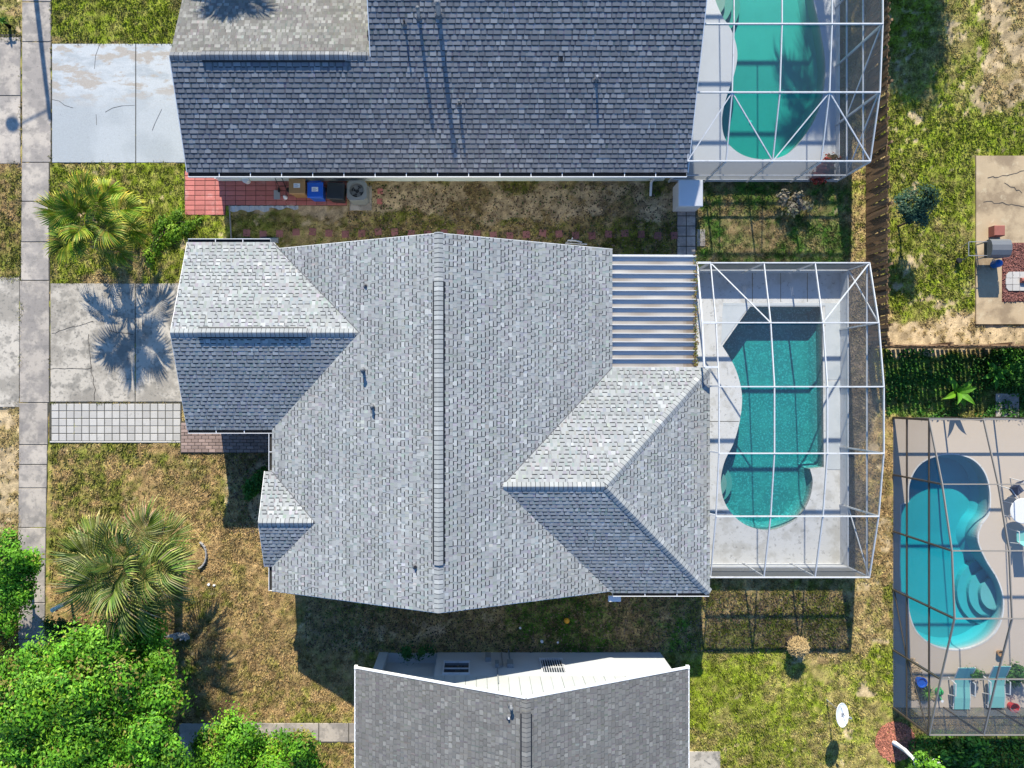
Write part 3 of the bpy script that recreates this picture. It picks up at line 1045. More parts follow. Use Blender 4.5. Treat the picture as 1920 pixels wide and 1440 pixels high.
def ridge_caps(roof, A, B, dL, dR, pal, seed, step=0.165, width=0.17, lift=None):
    """cap shingles from A to B over the ridge; dL, dR point down the two slopes; lift(t) raises them over a vent"""
    rnd = random.Random(seed)
    A, B = Vector(A), Vector(B)
    t = (B - A).normalized()
    dL, dR = Vector(dL).normalized(), Vector(dR).normalized()
    up = -(dL + dR).normalized() if (dL + dR).length > 1e-3 else Vector((0, 0, 1))
    L = (B - A).length
    meshes = []
    for tone in pal.tones[:]:
        if any(m[0] == tone for m in meshes):
            continue
        mb = MB()
        ln = step + 0.05
        a0, b0, c0 = dL * width + up * 0.016, up * 0.036, dR * width + up * 0.016
        a1, b1, c1 = dL * width + up * 0.006 + t * ln, up * 0.020 + t * ln, dR * width + up * 0.006 + t * ln
        q = 0.3
        l0, l1 = dL * width * q + up * 0.034, dL * width * q + up * 0.018 + t * ln
        r0, r1 = dR * width * q + up * 0.034, dR * width * q + up * 0.018 + t * ln
        mb.face([a0, a1, l1, l0], tone)
        mb.face([l0, l1, b1, b0], tone)
        mb.face([b0, b1, r1, r0], tone)
        mb.face([r0, r1, c1, c0], tone)
        z = up * -0.03
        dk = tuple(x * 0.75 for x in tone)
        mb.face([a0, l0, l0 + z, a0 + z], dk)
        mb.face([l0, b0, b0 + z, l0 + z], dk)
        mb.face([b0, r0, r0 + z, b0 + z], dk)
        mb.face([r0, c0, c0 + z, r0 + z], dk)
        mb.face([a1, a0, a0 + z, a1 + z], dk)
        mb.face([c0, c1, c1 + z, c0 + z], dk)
        # dark band under the butt of the next cap
        s0, s1, e_ = step - 0.018, step + 0.004, up * 0.0035
        for (p0, p1, q0, q1) in ((a0, a1, l0, l1), (l0, l1, b0, b1), (b0, b1, r0, r1), (r0, r1, c0, c1)):
            f = lambda x, y, s: x + (y - x) * (s / ln)
            mb.face([f(p0, p1, s0) + e_, f(p0, p1, s1) + e_, f(q0, q1, s1) + e_, f(q0, q1, s0) + e_], pal.dark)
        meshes.append((tone, mb.mesh('ridge_cap', M['shingle'])))
    n = int(L / step)
    for i in range(n):
        s = i * step
        h = lift(s) if lift else 0.0
        tone = rnd.choice(pal.tones)
        me = next(m for c, m in meshes if c == tone)
        place('ridge_cap', me, A + t * s + Vector((0, 0, h + 0.008)), roof)


def ridge_vent(roof, A, B, dL, dR, width=0.165, h=0.055):
    A, B = Vector(A), Vector(B)
    dL, dR = Vector(dL).normalized(), Vector(dR).normalized()
    mb = MB()
    up = Vector((0, 0, 1))
    for d in (dL, dR):
        p = [A + up * h, A + d * (width + 0.055) + up * h, B + d * (width + 0.055) + up * h, B + up * h]
        mb.face(p)
        mb.face([p[1], p[2], p[2] - up * h, p[1] - up * h])
        mb.face([p[0], p[1], p[1] - up * h, p[0] - up * h])
        mb.face([p[3], p[2], p[2] - up * h, p[3] - up * h])
    return mb.build('ridge_vent', M['dark'], roof)


def deck_plate(mb, pts, th=0.09):
    """a slab of roof under the shingles"""
    top = [Vector(p) + Vector((0, 0, -0.006)) for p in pts]
    bot = [p - Vector((0, 0, th)) for p in top]
    mb.face(top)
    mb.face(bot[::-1])
    for i in range(len(top)):
        j = (i + 1) % len(top)
        mb.face([top[i], bot[i], bot[j], top[j]])


def gutter(root, A, B, out, wd=0.16, dp=0.12, hang=1.25):
    """open channel hung at the eave from A to B (its inner top edge); out points away from the house"""
    A, B, out = Vector(A), Vector(B), Vector(out).normalized()
    dn = Vector((0, 0, -dp))
    t = 0.008
    mb = MB()
    lip = 0.02
    mb.face([A + dn, B + dn, B + dn + out * wd, A + dn + out * wd])
    mb.face([A, B, B + dn, A + dn])
    o1, o2 = A + out * wd, B + out * wd
    mb.face([o1 + dn, o2 + dn, o2, o1])
    mb.face([o1, o2, o2 - out * lip, o1 - out * lip])
    mb.face([o1 - out * lip, o2 - out * lip, o2 - out * lip + dn * 0.2, o1 - out * lip + dn * 0.2])
    for P in (A, B):
        mb.face([P, P + out * wd, P + out * wd + dn, P + dn])
    g = mb.build('gutter', M['gutter'], root)
    dz = Vector((0, 0, 0.035))
    mb = MB()
    mb.face([A + dn + dz + out * 0.004, B + dn + dz + out * 0.004, B + dn + dz + out * (wd - 0.004), A + dn + dz + out * (wd - 0.004)])
    mb.build('shade_strip', M['gutter_shade'], g)  # dark sheet that paints the shade down in the channel
    L = (B - A).length
    d = (B - A).normalized()
    n = int(L / hang)
    for i in range(1, n + 1):
        p = A + d * (L * i / (n + 1))
        MB().bar(p + Vector((0, 0, -0.01)), p + out * wd + Vector((0, 0, -0.01)), 0.025, 0.008).build('hanger', M['gutter'], g)
    return g


def downspout(root, top, foot, out):
    top, foot, out = Vector(top), Vector(foot), Vector(out)
    mb = MB()
    mb.bar(top, foot + Vector((0, 0, 0.15)), 0.07, 0.09, up=out)
    mb.bar(foot + Vector((0, 0, 0.17)), foot + out * 0.55 + Vector((0, 0, 0.06)), 0.09, 0.07)
    return mb.build('downspout', M['gutter'], root)


def vent_pipe(roof, x, y, z, h, r=0.045, material='dark', cap=None, name='vent_pipe', lean=0.0):
    root = MB().tube([(x, y, z - 0.05), (x + lean, y, z + h)], r, 10).build(name, M[material], roof, origin=(x, y, z))
    MB().lathe((x, y, z), [(r + 0.07, -0.05), (r + 0.055, 0.012), (r + 0.02, 0.04), (r + 0.005, 0.07)], 12).build('flashing', M['roof_deck'], root)
    if cap:
        MB().lathe((x + lean, y, z + h), [(r + 0.005, -0.03), (cap, 0.0), (cap * 0.95, 0.03), (0.03, 0.08)], 14).build('cap', M['pipe_grey'], root)
    return root


def pent(root, axis, lo, hi, c, half, z_e, rise, material, name='wall', base=-0.05):
    """house block with gable ends; axis = direction of the ridge"""
    prof = [(-half, base), (half, base), (half, z_e), (0, z_e + rise), (-half, z_e)]
    mb = MB()
    P = (lambda s, q: (c + q[0], s, q[1])) if axis == 'y' else (lambda s, q: (s, c + q[0], q[1]))
    mb.face([P(lo, q) for q in prof])
    mb.face([P(hi, q) for q in prof][::-1])
    for i in range(5):
        j = (i + 1) % 5
        mb.face([P(lo, prof[i]), P(hi, prof[i]), P(hi, prof[j]), P(lo, prof[j])])
    return mb.build(name, material, root)


# ---------------------------------------------------------------- the centre house
SL = 0.431
ZE = 2.60
HX0, HX1, HY0, HY1, HR = -7.81, 5.13, -7.55, 5.49, -1.33
HHALF = 6.47
HZR = ZE + SL * HHALF
house = thing('house', (HR, -1, 0), 'large house with light grey shingle roof, hipped wing and front garage, in the centre', 'house')
pent(house, 'y', HY0 + 0.32, HY1 - 0.32, HR, HHALF - 0.45, ZE - 0.02, SL * (HHALF - 0.45), M['stucco'])
pent(house, 'x', -10.75, -7.2, 2.178, 3.56 - 0.42, ZE - 0.02, SL * (3.56 - 0.42), M['stucco'], 'garage_wall')
pent(house, 'x', -7.8, -7.2, -4.81, 1.8 - 0.3, ZE - 0.02, SL * 1.5, M['stucco'], 'bay_wall')
MB().box(4.4, 8.45, -7.28, 0.62, -0.05, ZE - 0.05).build('wing_wall', M['stucco'], house)
rmb = MB()
deck_plate(rmb, [(HX0, HY0, ZE), (HR, HY0, HZR), (HR, HY1, HZR), (HX0, HY1, ZE)])
deck_plate(rmb, [(HR, HY0, HZR), (HX1, HY0, ZE), (HX1, HY1, ZE), (HR, HY1, HZR)])
GRY, GHALF = 2.178, 3.56
GZR = ZE + SL * GHALF
GX0, GX1 = -11.07, HX0 + GHALF
deck_plate(rmb, [(GX0, GRY + GHALF, ZE), (HX0 - 0.0, GRY + GHALF, ZE), (GX1, GRY, GZR), (GX0, GRY, GZR)])
deck_plate(rmb, [(GX0, GRY - GHALF, ZE), (GX0, GRY, GZR), (GX1, GRY, GZR), (HX0, GRY - GHALF, ZE)])
BRY, BHALF = -4.81, 1.80
BZR = ZE + SL * BHALF
BX0, BX1 = -8.12, HX0 + BHALF
deck_plate(rmb, [(BX0, BRY + BHALF, ZE), (HX0, BRY + BHALF, ZE), (BX1, BRY, BZR), (BX0, BRY, BZR)])
deck_plate(rmb, [(BX0, BRY - BHALF, ZE), (BX0, BRY, BZR), (BX1, BRY, BZR), (HX0, BRY - BHALF, ZE)])
EX1, EYN, EYS = 8.85, 0.956, -7.61
ERY, EHALF = (EYN + EYS) / 2, (EYN - EYS) / 2
EZR = ZE + SL * EHALF
EXH = EX1 - EHALF
EXS = HX1 - EHALF
deck_plate(rmb, [(EXH, ERY, EZR), (EX1, EYS, ZE), (EX1, EYN, ZE)])
deck_plate(rmb, [(EXS, ERY, EZR), (EXH, ERY, EZR), (EX1, EYN, ZE), (HX1, EYN, ZE)])
deck_plate(rmb, [(EXS, ERY, EZR), (HX1, EYS, ZE), (EX1, EYS, ZE), (EXH, ERY, EZR)])
roof = rmb.build('roof', M['roof_deck'], house)
SQ = math.sqrt(1 + SL * SL)
main_len = HHALF * SQ
fld = MB()
sg = []
PY = HY1 - HY0
# west and east slopes; polygon in (along the eave, up the slope)
slope(fld, (HX0, HY1, ZE), (0, -1, 0), (1, 0, SL), [(0, -0.02), (PY, -0.02), (PY, main_len), (0, main_len)], PAL_MAIN, 11, sg, main_len - 1.15)
slope(fld, (HX1, HY0, ZE), (0, 1, 0), (-1, 0, SL), [(0, -0.02), (PY, -0.02), (PY, main_len), (0, main_len)], PAL_MAIN, 12, sg, main_len - 1.15)
rest = single_shingles(sg, roof, PAL_MAIN, 300)
joined_rest(fld, rest, PAL_MAIN)
ext = 0.5
gl = GHALF * SQ
GXL = GX1 - GX0
slope(fld, (GX0, GRY - GHALF, ZE), (1, 0, 0), (0, 1, SL), [(0, -0.02), (HX0 - GX0 + 0.05, -0.02), (GXL + 0.05, gl), (0, gl)], PAL_MAIN, 13)
slope(fld, (GX1, GRY + GHALF, ZE), (-1, 0, 0), (0, -1, SL), [(GX1 - HX0 - 0.05, -0.02), (GXL, -0.02), (GXL, gl), (-0.05, gl)], PAL_MAIN, 14)
bl_ = BHALF * SQ
BXL = BX1 - BX0
slope(fld, (BX0, BRY - BHALF, ZE), (1, 0, 0), (0, 1, SL), [(0, -0.02), (HX0 - BX0 + 0.05, -0.02), (BXL + 0.05, bl_), (0, bl_)], PAL_MAIN, 15)
slope(fld, (BX1, BRY + BHALF, ZE), (-1, 0, 0), (0, -1, SL), [(BX1 - HX0 - 0.05, -0.02), (BXL, -0.02), (BXL, bl_), (-0.05, bl_)], PAL_MAIN, 16)
el = EHALF * SQ
slope(fld, (EX1, EYS, ZE), (0, 1, 0), (-1, 0, SL), [(0, -0.02), (2 * EHALF, -0.02), (EHALF, el)], PAL_MAIN, 17)
slope(fld, (EX1, EYN, ZE), (-1, 0, 0), (0, -1, SL), [(0, -0.02), (EX1 - HX1, -0.02), (EX1 - EXS + 0.05, el), (EX1 - EXH, el)], PAL_MAIN, 18)
slope(fld, (EXS, EYS, ZE), (1, 0, 0), (0, 1, SL), [(HX1 - EXS, -0.02), (EX1 - EXS, -0.02), (EXH - EXS, el), (-0.05, el)], PAL_MAIN, 19)
fld.build('shingle_field', M['shingle'], roof, kind='stuff')
print('shingle faces', len(fld.f))
# ridge caps and vents
vy0, vy1 = GY(527, 5.4), GY(1057, 5.4)
lw, le = Vector((-1, 0, -SL)), Vector((1, 0, -SL))
ln_, ls_ = Vector((0, 1, -SL)), Vector((0, -1, -SL))
ridge_vent(roof, (HR, vy0, HZR), (HR, vy1, HZR), lw, le)
ridge_caps(roof, (HR, HY0, HZR), (HR, HY1, HZR), lw, le, PAL_MAIN, 21, lift=lambda s: 0.055 if vy1 - 0.14 < HY0 + s < vy0 - 0.03 else 0.0)
gv0, gv1 = GX(371, GZR), GX(573, GZR)
ridge_vent(roof, (gv0, GRY, GZR), (gv1, GRY, GZR), ln_, ls_)
ridge_caps(roof, (GX0, GRY, GZR), (GX1 - 0.1, GRY, GZR), ln_, ls_, PAL_MAIN, 22, lift=lambda s: 0.055 if gv0 - 0.14 < GX0 + s < gv1 - 0.03 else 0.0)
ridge_caps(roof, (BX0, BRY, BZR), (BX1 - 0.1, BRY, BZR), ln_, ls_, PAL_MAIN, 23)
ridge_caps(roof, (EXS + 0.08, ERY, EZR), (EXH, ERY, EZR), ln_, ls_, PAL_MAIN, 24)
hN, hS = Vector((EX1, EYN, ZE)), Vector((EX1, EYS, ZE))
hT = Vector((EXH, ERY, EZR))
for (foot, ny, sd) in ((hN, Vector((0, SL, 1)), 25), (hS, Vector((0, -SL, 1)), 26)):
    t_ = (hT - foot).normalized()
    ne = Vector((SL, 0, 1)).normalized()
    ny = ny.normalized()
    dE = t_.cross(ne); dE = dE if dE.x * 1 > 0 else -dE
    dN = t_.cross(ny); dN = dN if dN.x < 0 else -dN
    ridge_caps(roof, foot, hT, dE, dN, PAL_MAIN, sd)
# valleys
for (a, b) in (((HX0, GRY + GHALF, ZE), (GX1, GRY, GZR)), ((HX1, EYN, ZE), (EXS, ERY, EZR)), ((HX0, BRY + BHALF, ZE), (BX1, BRY, BZR))):
    MB().bar(Vector(a) + Vector((0, 0, 0.014)), Vector(b) + Vector((0, 0, 0.014)), 0.03, 0.012).build('valley', M['roof_deck'], roof)
# rake and eave trim, a finger below the shingles
for (a, b) in (((HX0, HY1, ZE), (HR, HY1, HZR)), ((HR, HY1, HZR), (HX1, HY1, ZE)), ((HX0, HY0, ZE), (HR, HY0, HZR)), ((HR, HY0, HZR), (HX1, HY0, ZE)),
               ((GX0, GRY + GHALF, ZE), (GX0, GRY, GZR)), ((GX0, GRY - GHALF, ZE), (GX0, GRY, GZR)), ((BX0, BRY + BHALF, ZE), (BX0, BRY, BZR)), ((BX0, BRY - BHALF, ZE), (BX0, BRY, BZR))):
    a, b = Vector(a), Vector(b)
    out = Vector((0, 1 if a.y > 0 else -1, 0)) if abs(a.y - b.y) < 1e-6 else Vector((-1, 0, 0))
    sh = out * 0.004 - Vector((0, 0, 0.085))
    MB().bar(a + sh, b + sh, 0.03, 0.15).build('fascia', M['white_trim'], roof)
zg = ZE - 0.02
gutter(house, (GX0 + 0.02, GRY - GHALF, zg), (HX0 - 0.02, GRY - GHALF, zg), (0, -1, 0))
gutter(house, (GX0 + 0.02, GRY + GHALF, zg), (HX0 - 0.1, GRY + GHALF, zg), (0, 1, 0))
gutter(house, (HX0, GRY - GHALF - 0.15, zg), (HX0, BRY + BHALF + 0.05, zg), (-1, 0, 0))
gutter(house, (HX0, BRY - BHALF - 0.02, zg), (HX0, HY0, zg), (-1, 0, 0))
gutter(house, (HX1 + 0.05, EYS, zg), (EX1, EYS, zg), (0, -1, 0))
downspout(house, (-7.9, -2.95, 2.4), (-7.62, -2.95, 0), (-1, 0, 0))


def roof_z(x):
    return ZE + SL * (HHALF - abs(x - HR))


for (px, py, h, r, m_, cap) in ((686, 536, 0.10, 0.035, 'dark', None), (682, 694, 0.34, 0.06, 'pipe_grey', 0.085), (699, 762, 0.22, 0.05, 'pipe_grey', 0.07), (779, 1062, 0.12, 0.05, 'dark', None)):
    p = G(px, py, 4.0)
    for _ in range(4):
        p = G(px, py, roof_z(p.x))
    vent_pipe(roof, p.x, p.y, p.z, h, r, m_, cap)
p = G(1307, 755, 2.8)
vent_pipe(roof, p.x, p.y, 2.75, 0.1, 0.035)

# patio cover of aluminium pans, joined to the house
pc = thing('patio_cover', (6.7, 3.1, 0), 'white metal pan roof with dirty grooves between grey roof and pool cage', 'patio cover')
PX0, PX1, PYN, PYS = HX1 + 0.01, 8.40, GY(481, 2.45), 0.99
NP = 13
pwid = (PYN - PYS) / NP
for i in range(NP):
    y1 = PYN - i * pwid
    y0 = y1 - pwid + 0.002
    zz0, zz1 = 2.50, 2.42
    sect = [(y1, 0.0), (y1, 0.115), (y1 - 0.026, 0.115), (y1 - 0.034, 0.0), (y1 - 0.17, 0.006), (y1 - 0.19, 0.014), (y1 - 0.21, 0.006), (y0, 0.0)]
    mb = MB()
    nseg = 26
    wob = [random.uniform(0, 6.28) for _ in range(3)]
    for s in range(nseg):
        xa, xb = PX0 + (PX1 - PX0) * s / nseg, PX0 + (PX1 - PX0) * (s + 1) / nseg
        za, zb = zz0 + (zz1 - zz0) * s / nseg, zz0 + (zz1 - zz0) * (s + 1) / nseg
        for q in range(len(sect) - 1):
            f = s / (nseg - 1)
            dirt = 0.0
            if q in (4, 5, 6):
                dirt = (0.52 + 0.12 * math.sin(f * 5 + wob[0]) + 0.08 * math.sin(f * 13 + wob[1]) + 0.55 * max(0.0, (f - 0.84) / 0.16) * (0.4 + 0.6 * (i / 12)) + (0.3 * max(0.0, (f - 0.6) / 0.4) if i > 6 else 0)) * (0.6 if q == 4 else 1)
            dirt = min(dirt, 0.9)
            clean, dirty = (0.54, 0.54, 0.53), (0.17, 0.125, 0.085)
            c = tuple(a * (1 - dirt) + b * dirt for a, b in zip(clean, dirty))
            (ya, ha), (yb, hb) = sect[q], sect[q + 1]
            mb.face([(xa, ya, za + ha), (xb, ya, zb + ha), (xb, yb, zb + hb), (xa, yb, za + hb)], c)
    mb.build('roof_pan', M['alu_pan'], pc)
MB().bar((PX0, PYS - 0.02, 2.52), (PX1, PYS - 0.02, 2.44), 0.06, 0.14).build('edge_beam', M['alu_white'], pc)
MB().bar((PX0, PYN + 0.03, 2.52), (PX1, PYN + 0.03, 2.44), 0.05, 0.14).build('edge_beam', M['alu_white'], pc)
MB().bar((PX1 - 0.05, PYN, 2.30), (PX1 - 0.05, PYS, 2.30), 0.08, 0.15).build('header_beam', M['alu_white'], pc)
for y in (PYN - 0.1, (PYN + PYS) / 2):
    MB().bar((PX1 - 0.05, y, 0.03), (PX1 - 0.05, y, 2.22), 0.08, 0.08, up=(1, 0, 0)).build('post', M['alu_white'], pc)
mb = MB()
rl = random.Random(12)
for i in range(420):
    y = PYS + 0.05 + (PYN - PYS) * rl.random() ** 1.7
    p = Vector((PX1 - 0.04 + rl.gauss(0, 0.05), y, 2.49 + rl.uniform(0, 0.07)))
    d = Vector((rl.gauss(0, 1), rl.gauss(0, 1), rl.gauss(0, 0.5))).normalized() * rl.uniform(0.03, 0.06)
    sd_ = Vector((-d.y, d.x, 0)).normalized() * 0.02
    mb.face([p - d, p + sd_, p + d, p - sd_], rl.choice([(0.22, 0.20, 0.04), (0.12, 0.15, 0.03), (0.28, 0.17, 0.06), (0.10, 0.07, 0.04)]))
mb.build('leaf_debris', M['leaf'], pc, kind='stuff')
bed('patio_floor', (1118, 498, 1276, 712), 'concrete patio floor under the metal pan roof', z=0.03, material=M['concrete'])

# ---------------------------------------------------------------- the upper house
NE = 2.55
NSL = 0.43
NHX0, NHX1, NY0 = -11.09, 8.04, 8.46
NRY = 16.2
NZR = NE + NSL * (NRY - NY0)
GWY = 12.16                       # ridge of its garage wing
GWZ = NE + NSL * (GWY - NY0)
GWX = -3.85
nh = thing('house', (0, 14, 0), 'house with dark blue grey shingle slope and a lighter front section, at the top', 'house')
pent(nh, 'x', GWX + 0.1, NHX1 - 0.3, NRY, NRY - NY0 - 0.38, NE - 0.02, NSL * (NRY - NY0 - 0.38), M['stucco_green'])
pent(nh, 'x', NHX0 + 0.35, GWX + 0.1, GWY, GWY - NY0 - 0.38, NE - 0.02, NSL * (GWY - NY0 - 0.38), M['stucco_green'], 'garage_wall')
rmb = MB()
NYN = 2 * NRY - NY0
deck_plate(rmb, [(NHX0, NY0, NE), (NHX1, NY0, NE), (NHX1, GWY, GWZ), (NHX0, GWY, GWZ)])
deck_plate(rmb, [(GWX, GWY, GWZ), (NHX1, GWY, GWZ), (NHX1, NRY, NZR), (GWX, NRY, NZR)])
deck_plate(rmb, [(GWX, NRY, NZR), (NHX1, NRY, NZR), (NHX1, NYN, NE), (GWX, NYN, NE)])
deck_plate(rmb, [(NHX0, GWY, GWZ), (GWX + 0.3, GWY, GWZ), (GWX + 0.3, 2 * GWY - NY0, NE), (NHX0, 2 * GWY - NY0, NE)])
nroof = rmb.build('roof', M['roof_deck'], nh)
fld = MB()
nq = math.sqrt(1 + NSL * NSL)
slope(fld, (NHX0, NY0, NE), (1, 0, 0), (0, 1, NSL), [(0, -0.02), (NHX1 - NHX0, -0.02), (NHX1 - NHX0, (GWY - NY0) * nq), (0, (GWY - NY0) * nq)], PAL_NORTH, 31)
k0 = (GWY - NY0) * nq
k0 = math.floor((k0 + 0.02) / 0.176) * 0.176 - 0.02
slope(fld, (NHX0, NY0, NE), (1, 0, 0), (0, 1, NSL), [(GWX - NHX0, k0), (NHX1 - NHX0, k0), (NHX1 - NHX0, (NRY - NY0) * nq), (GWX - NHX0, (NRY - NY0) * nq)], PAL_NORTH, 32)
slope(fld, (GWX, 2 * GWY - NY0, NE), (-1, 0, 0), (0, -1, NSL), [(0, -0.02), (GWX - NHX0, -0.02), (GWX - NHX0, (GWY - NY0) * nq), (0, (GWY - NY0) * nq)],
      Pal([(0.165, 0.16, 0.148)] * 4 + [(0.135, 0.13, 0.12)] * 3 + [(0.20, 0.195, 0.18)] * 3 + [(0.25, 0.245, 0.228)] * 2, (0.14, 0.135, 0.125), (0.08, 0.08, 0.08), wide=(0.1, 0.2), gap=(0.03, 0.1), bandp=0.4, band=0.016, course=0.152), 33)
fld.build('shingle_field', M['shingle'], nroof, kind='stuff')
va, vb = GX(378, GWZ), GX(646, GWZ)
nl, sl_ = Vector((0, 1, -NSL)), Vector((0, -1, -NSL))
ridge_vent(nroof, (va, GWY, GWZ), (vb, GWY, GWZ), nl, sl_)
ridge_caps(nroof, (NHX0, GWY, GWZ), (GWX - 0.05, GWY, GWZ), nl, sl_, PAL_NORTH, 34, lift=lambda s: 0.055 if va - 0.14 < NHX0 + s < vb - 0.03 else 0.0)
# the taller section's edge beside the front section, and its wall
ed = Vector((-0.012, 0, -0.07))
MB().bar(Vector((GWX, GWY, GWZ)) + ed, Vector((GWX, NRY, NZR)) + ed, 0.03, 0.16).build('fascia', M['white_trim'], nroof)
for (x, s) in ((NHX1, 1), (NHX0, -1)):
    a, b = Vector((x + 0.016 * s, NY0, NE - 0.075)), Vector((x + 0.016 * s, NRY if s > 0 else GWY, (NZR if s > 0 else GWZ) - 0.075))
    MB().bar(a, b, 0.03, 0.15).build('fascia', M['white_trim'], nroof)
gutter(nh, (NHX0 + 0.02, NY0, NE - 0.02), (NHX1 - 0.02, NY0, NE - 0.02), (0, -1, 0), wd=0.19)
for (px, py, h, r, m_, cap, ln) in ((757, 37, 0.30, 0.035, 'dark', None, 0), (783, 15, 0.62, 0.06, 'steel', 0.075, 0), (820, 4, 0.82, 0.085, 'steel', 0.12, 0), (861, 190, 0.26, 0.05, 'dark', 0.06, 0), (1120, 142, 0.28, 0.045, 'steel', None, 0)):
    zz = 3.5
    for _ in range(5):
        p = G(px, py, zz + h)
        zz = NE + NSL * (p.y - NY0)
    vent_pipe(nroof, p.x, p.y, zz, h, r, m_, cap)
MB().box(GWX - 0.16, GWX - 0.02, GY(70, 3.8), GY(61, 3.8), 3.5, 3.95).build('roof_box', M['dark'], nroof)
downspout(nh, (GX(1219), 8.78, 2.4), (GX(1219), 8.75, 0), (0, -1, 0))
# shutters and openings on the side wall
for (x0, x1) in ((760, 828), (990, 1055), (1142, 1200)):
    MB().box(GX(x0, 1.9), GX(x1, 1.9), 8.80, 8.835, 1.3, 2.2).build('window', M['glass'], nh)
    w_ = MB()
    for zz in (1.28, 2.2):
        w_.box(GX(x0, 1.9) - 0.06, GX(x1, 1.9) + 0.06, 8.78, 8.842, zz - 0.04, zz + 0.04)
    w_.build('window_frame', M['red_stone'], nh)

# ---------------------------------------------------------------- the lower house
SX0, SX1, SYN, SRX = -4.64, 8.04, -10.51, 1.68
SHALF = 6.34
SZ = 2.60
SSL = 2.79 / SHALF
SZR = SZ + 2.79
SYS = -24.0
sh_ = thing('house', (SRX, -15, 0), 'house with brownish grey shingle gable roof and white side wall, at the bottom', 'house')
WYN = -10.81
bxm = MB()
bxm.box(-4.09, -3.72, WYN - 0.25, WYN, -0.05, SZ - 0.02)            # pillar by the alcove
bxm.box(-4.09, -1.66, WYN - 1.6, WYN - 0.42, -0.05, SZ - 0.02)      # alcove back
bxm.box(-4.09, -1.66, WYN - 0.42, WYN - 0.02, -0.05, 0.05)
bxm.box(-1.66, 7.62, WYN - 12.5, WYN, -0.05, SZ - 0.02)
bxm.box(-4.09, -1.66, WYN - 12.5, WYN - 1.6, -0.05, SZ - 0.02)
bxm.build('wall', M['stucco_white'], sh_)
# vertical boards of the gable
x = -4.09
i = 0
while x < 7.62:
    x2 = min(x + 0.405, 7.62)
    zt = lambda xx: SZ - 0.02 + max(0.0, (SHALF - abs(xx - SRX))) * SSL - 0.12
    zts = [(x + 0.006, zt(x)), (x2 - 0.006, zt(x2))]
    if x < SRX < x2:
        zts.insert(1, (SRX, zt(SRX)))
    d = -0.004 if i % 2 else 0.004
    pts = [(x + 0.006, SZ - 0.02), (x2 - 0.006, SZ - 0.02)] + zts[::-1]
    mb = MB()
    fr = [Vector((a, WYN + 0.012 + d, b)) for a, b in pts]
    bk = [Vector((a, WYN - 0.05, b)) for a, b in pts]
    mb.face(fr[::-1])
    for q in range(len(fr)):
        r_ = (q + 1) % len(fr)
        mb.face([fr[q], fr[r_], bk[r_], bk[q]])
    mb.build('siding_board', M['siding'], sh_)
    x, i = x2, i + 1
rmb = MB()
deck_plate(rmb, [(SX0, SYS, SZ), (SRX, SYS, SZR), (SRX, SYN, SZR), (SX0, SYN, SZ)], 0.10)
deck_plate(rmb, [(SRX, SYS, SZR), (SX1, SYS, SZ), (SX1, SYN, SZ), (SRX, SYN, SZR)], 0.10)
sroof = rmb.build('roof', M['roof_deck'], sh_)
fld = MB()
sq_ = math.sqrt(1 + SSL * SSL)
slen = SHALF * sq_
sp = SYN - SYS
slope(fld, (SX0, SYN, SZ), (0, -1, 0), (1, 0, SSL), [(0, -0.02), (sp, -0.02), (sp, slen), (0, slen)], PAL_SOUTH, 41)
slope(fld, (SX1, SYS, SZ), (0, 1, 0), (-1, 0, SSL), [(0, -0.02), (sp, -0.02), (sp, slen), (0, slen)], PAL_SOUTH, 42)
fld.build('shingle_field', M['shingle'], sroof, kind='stuff')
lw2, le2 = Vector((-1, 0, -SSL)), Vector((1, 0, -SSL))
vy = GY(1340, SZR)
ridge_vent(sroof, (SRX, vy, SZR), (SRX, SYS + 1, SZR), lw2, le2)
ridge_caps(sroof, (SRX, SYS, SZR), (SRX, SYN, SZR), lw2, le2, PAL_SOUTH, 43, lift=lambda s: 0.055 if SYS + s < vy else 0.0)
for (a, b) in (((SX0, SYN, SZ), (SRX, SYN, SZR)), ((SRX, SYN, SZR), (SX1, SYN, SZ))):
    a, b = Vector(a), Vector(b)
    sft = Vector((0, 0.025, -0.06))
    MB().bar(a + sft, b + sft, 0.035, 0.16).build('fascia', M['white_trim'], sroof)
for (x, s) in ((SX0, -1), (SX1, 1)):
    MB().bar((x + 0.03 * s, SYN + 0.04, SZ - 0.06), (x + 0.03 * s, SYS, SZ - 0.06), 0.045, 0.13).build('fascia', M['white_trim'], sroof)
    MB().box(x - 0.06, x + 0.06, SYN - 0.02, SYN + 0.09, SZ - 0.14, SZ + 0.02).build('corner_cap', M['white_trim'], sroof)
zz = SZR - 0.25
p = G(958, 1322, zz)
vent_pipe(sroof, p.x, p.y, SZ + (SHALF - abs(p.x - SRX)) * SSL, 0.25, 0.05, 'steel', 0.075)
p = G(954, 1345, zz)
vent_pipe(sroof, p.x, p.y, SZ + (SHALF - abs(p.x - SRX)) * SSL, 0.12, 0.035, 'alu_white')


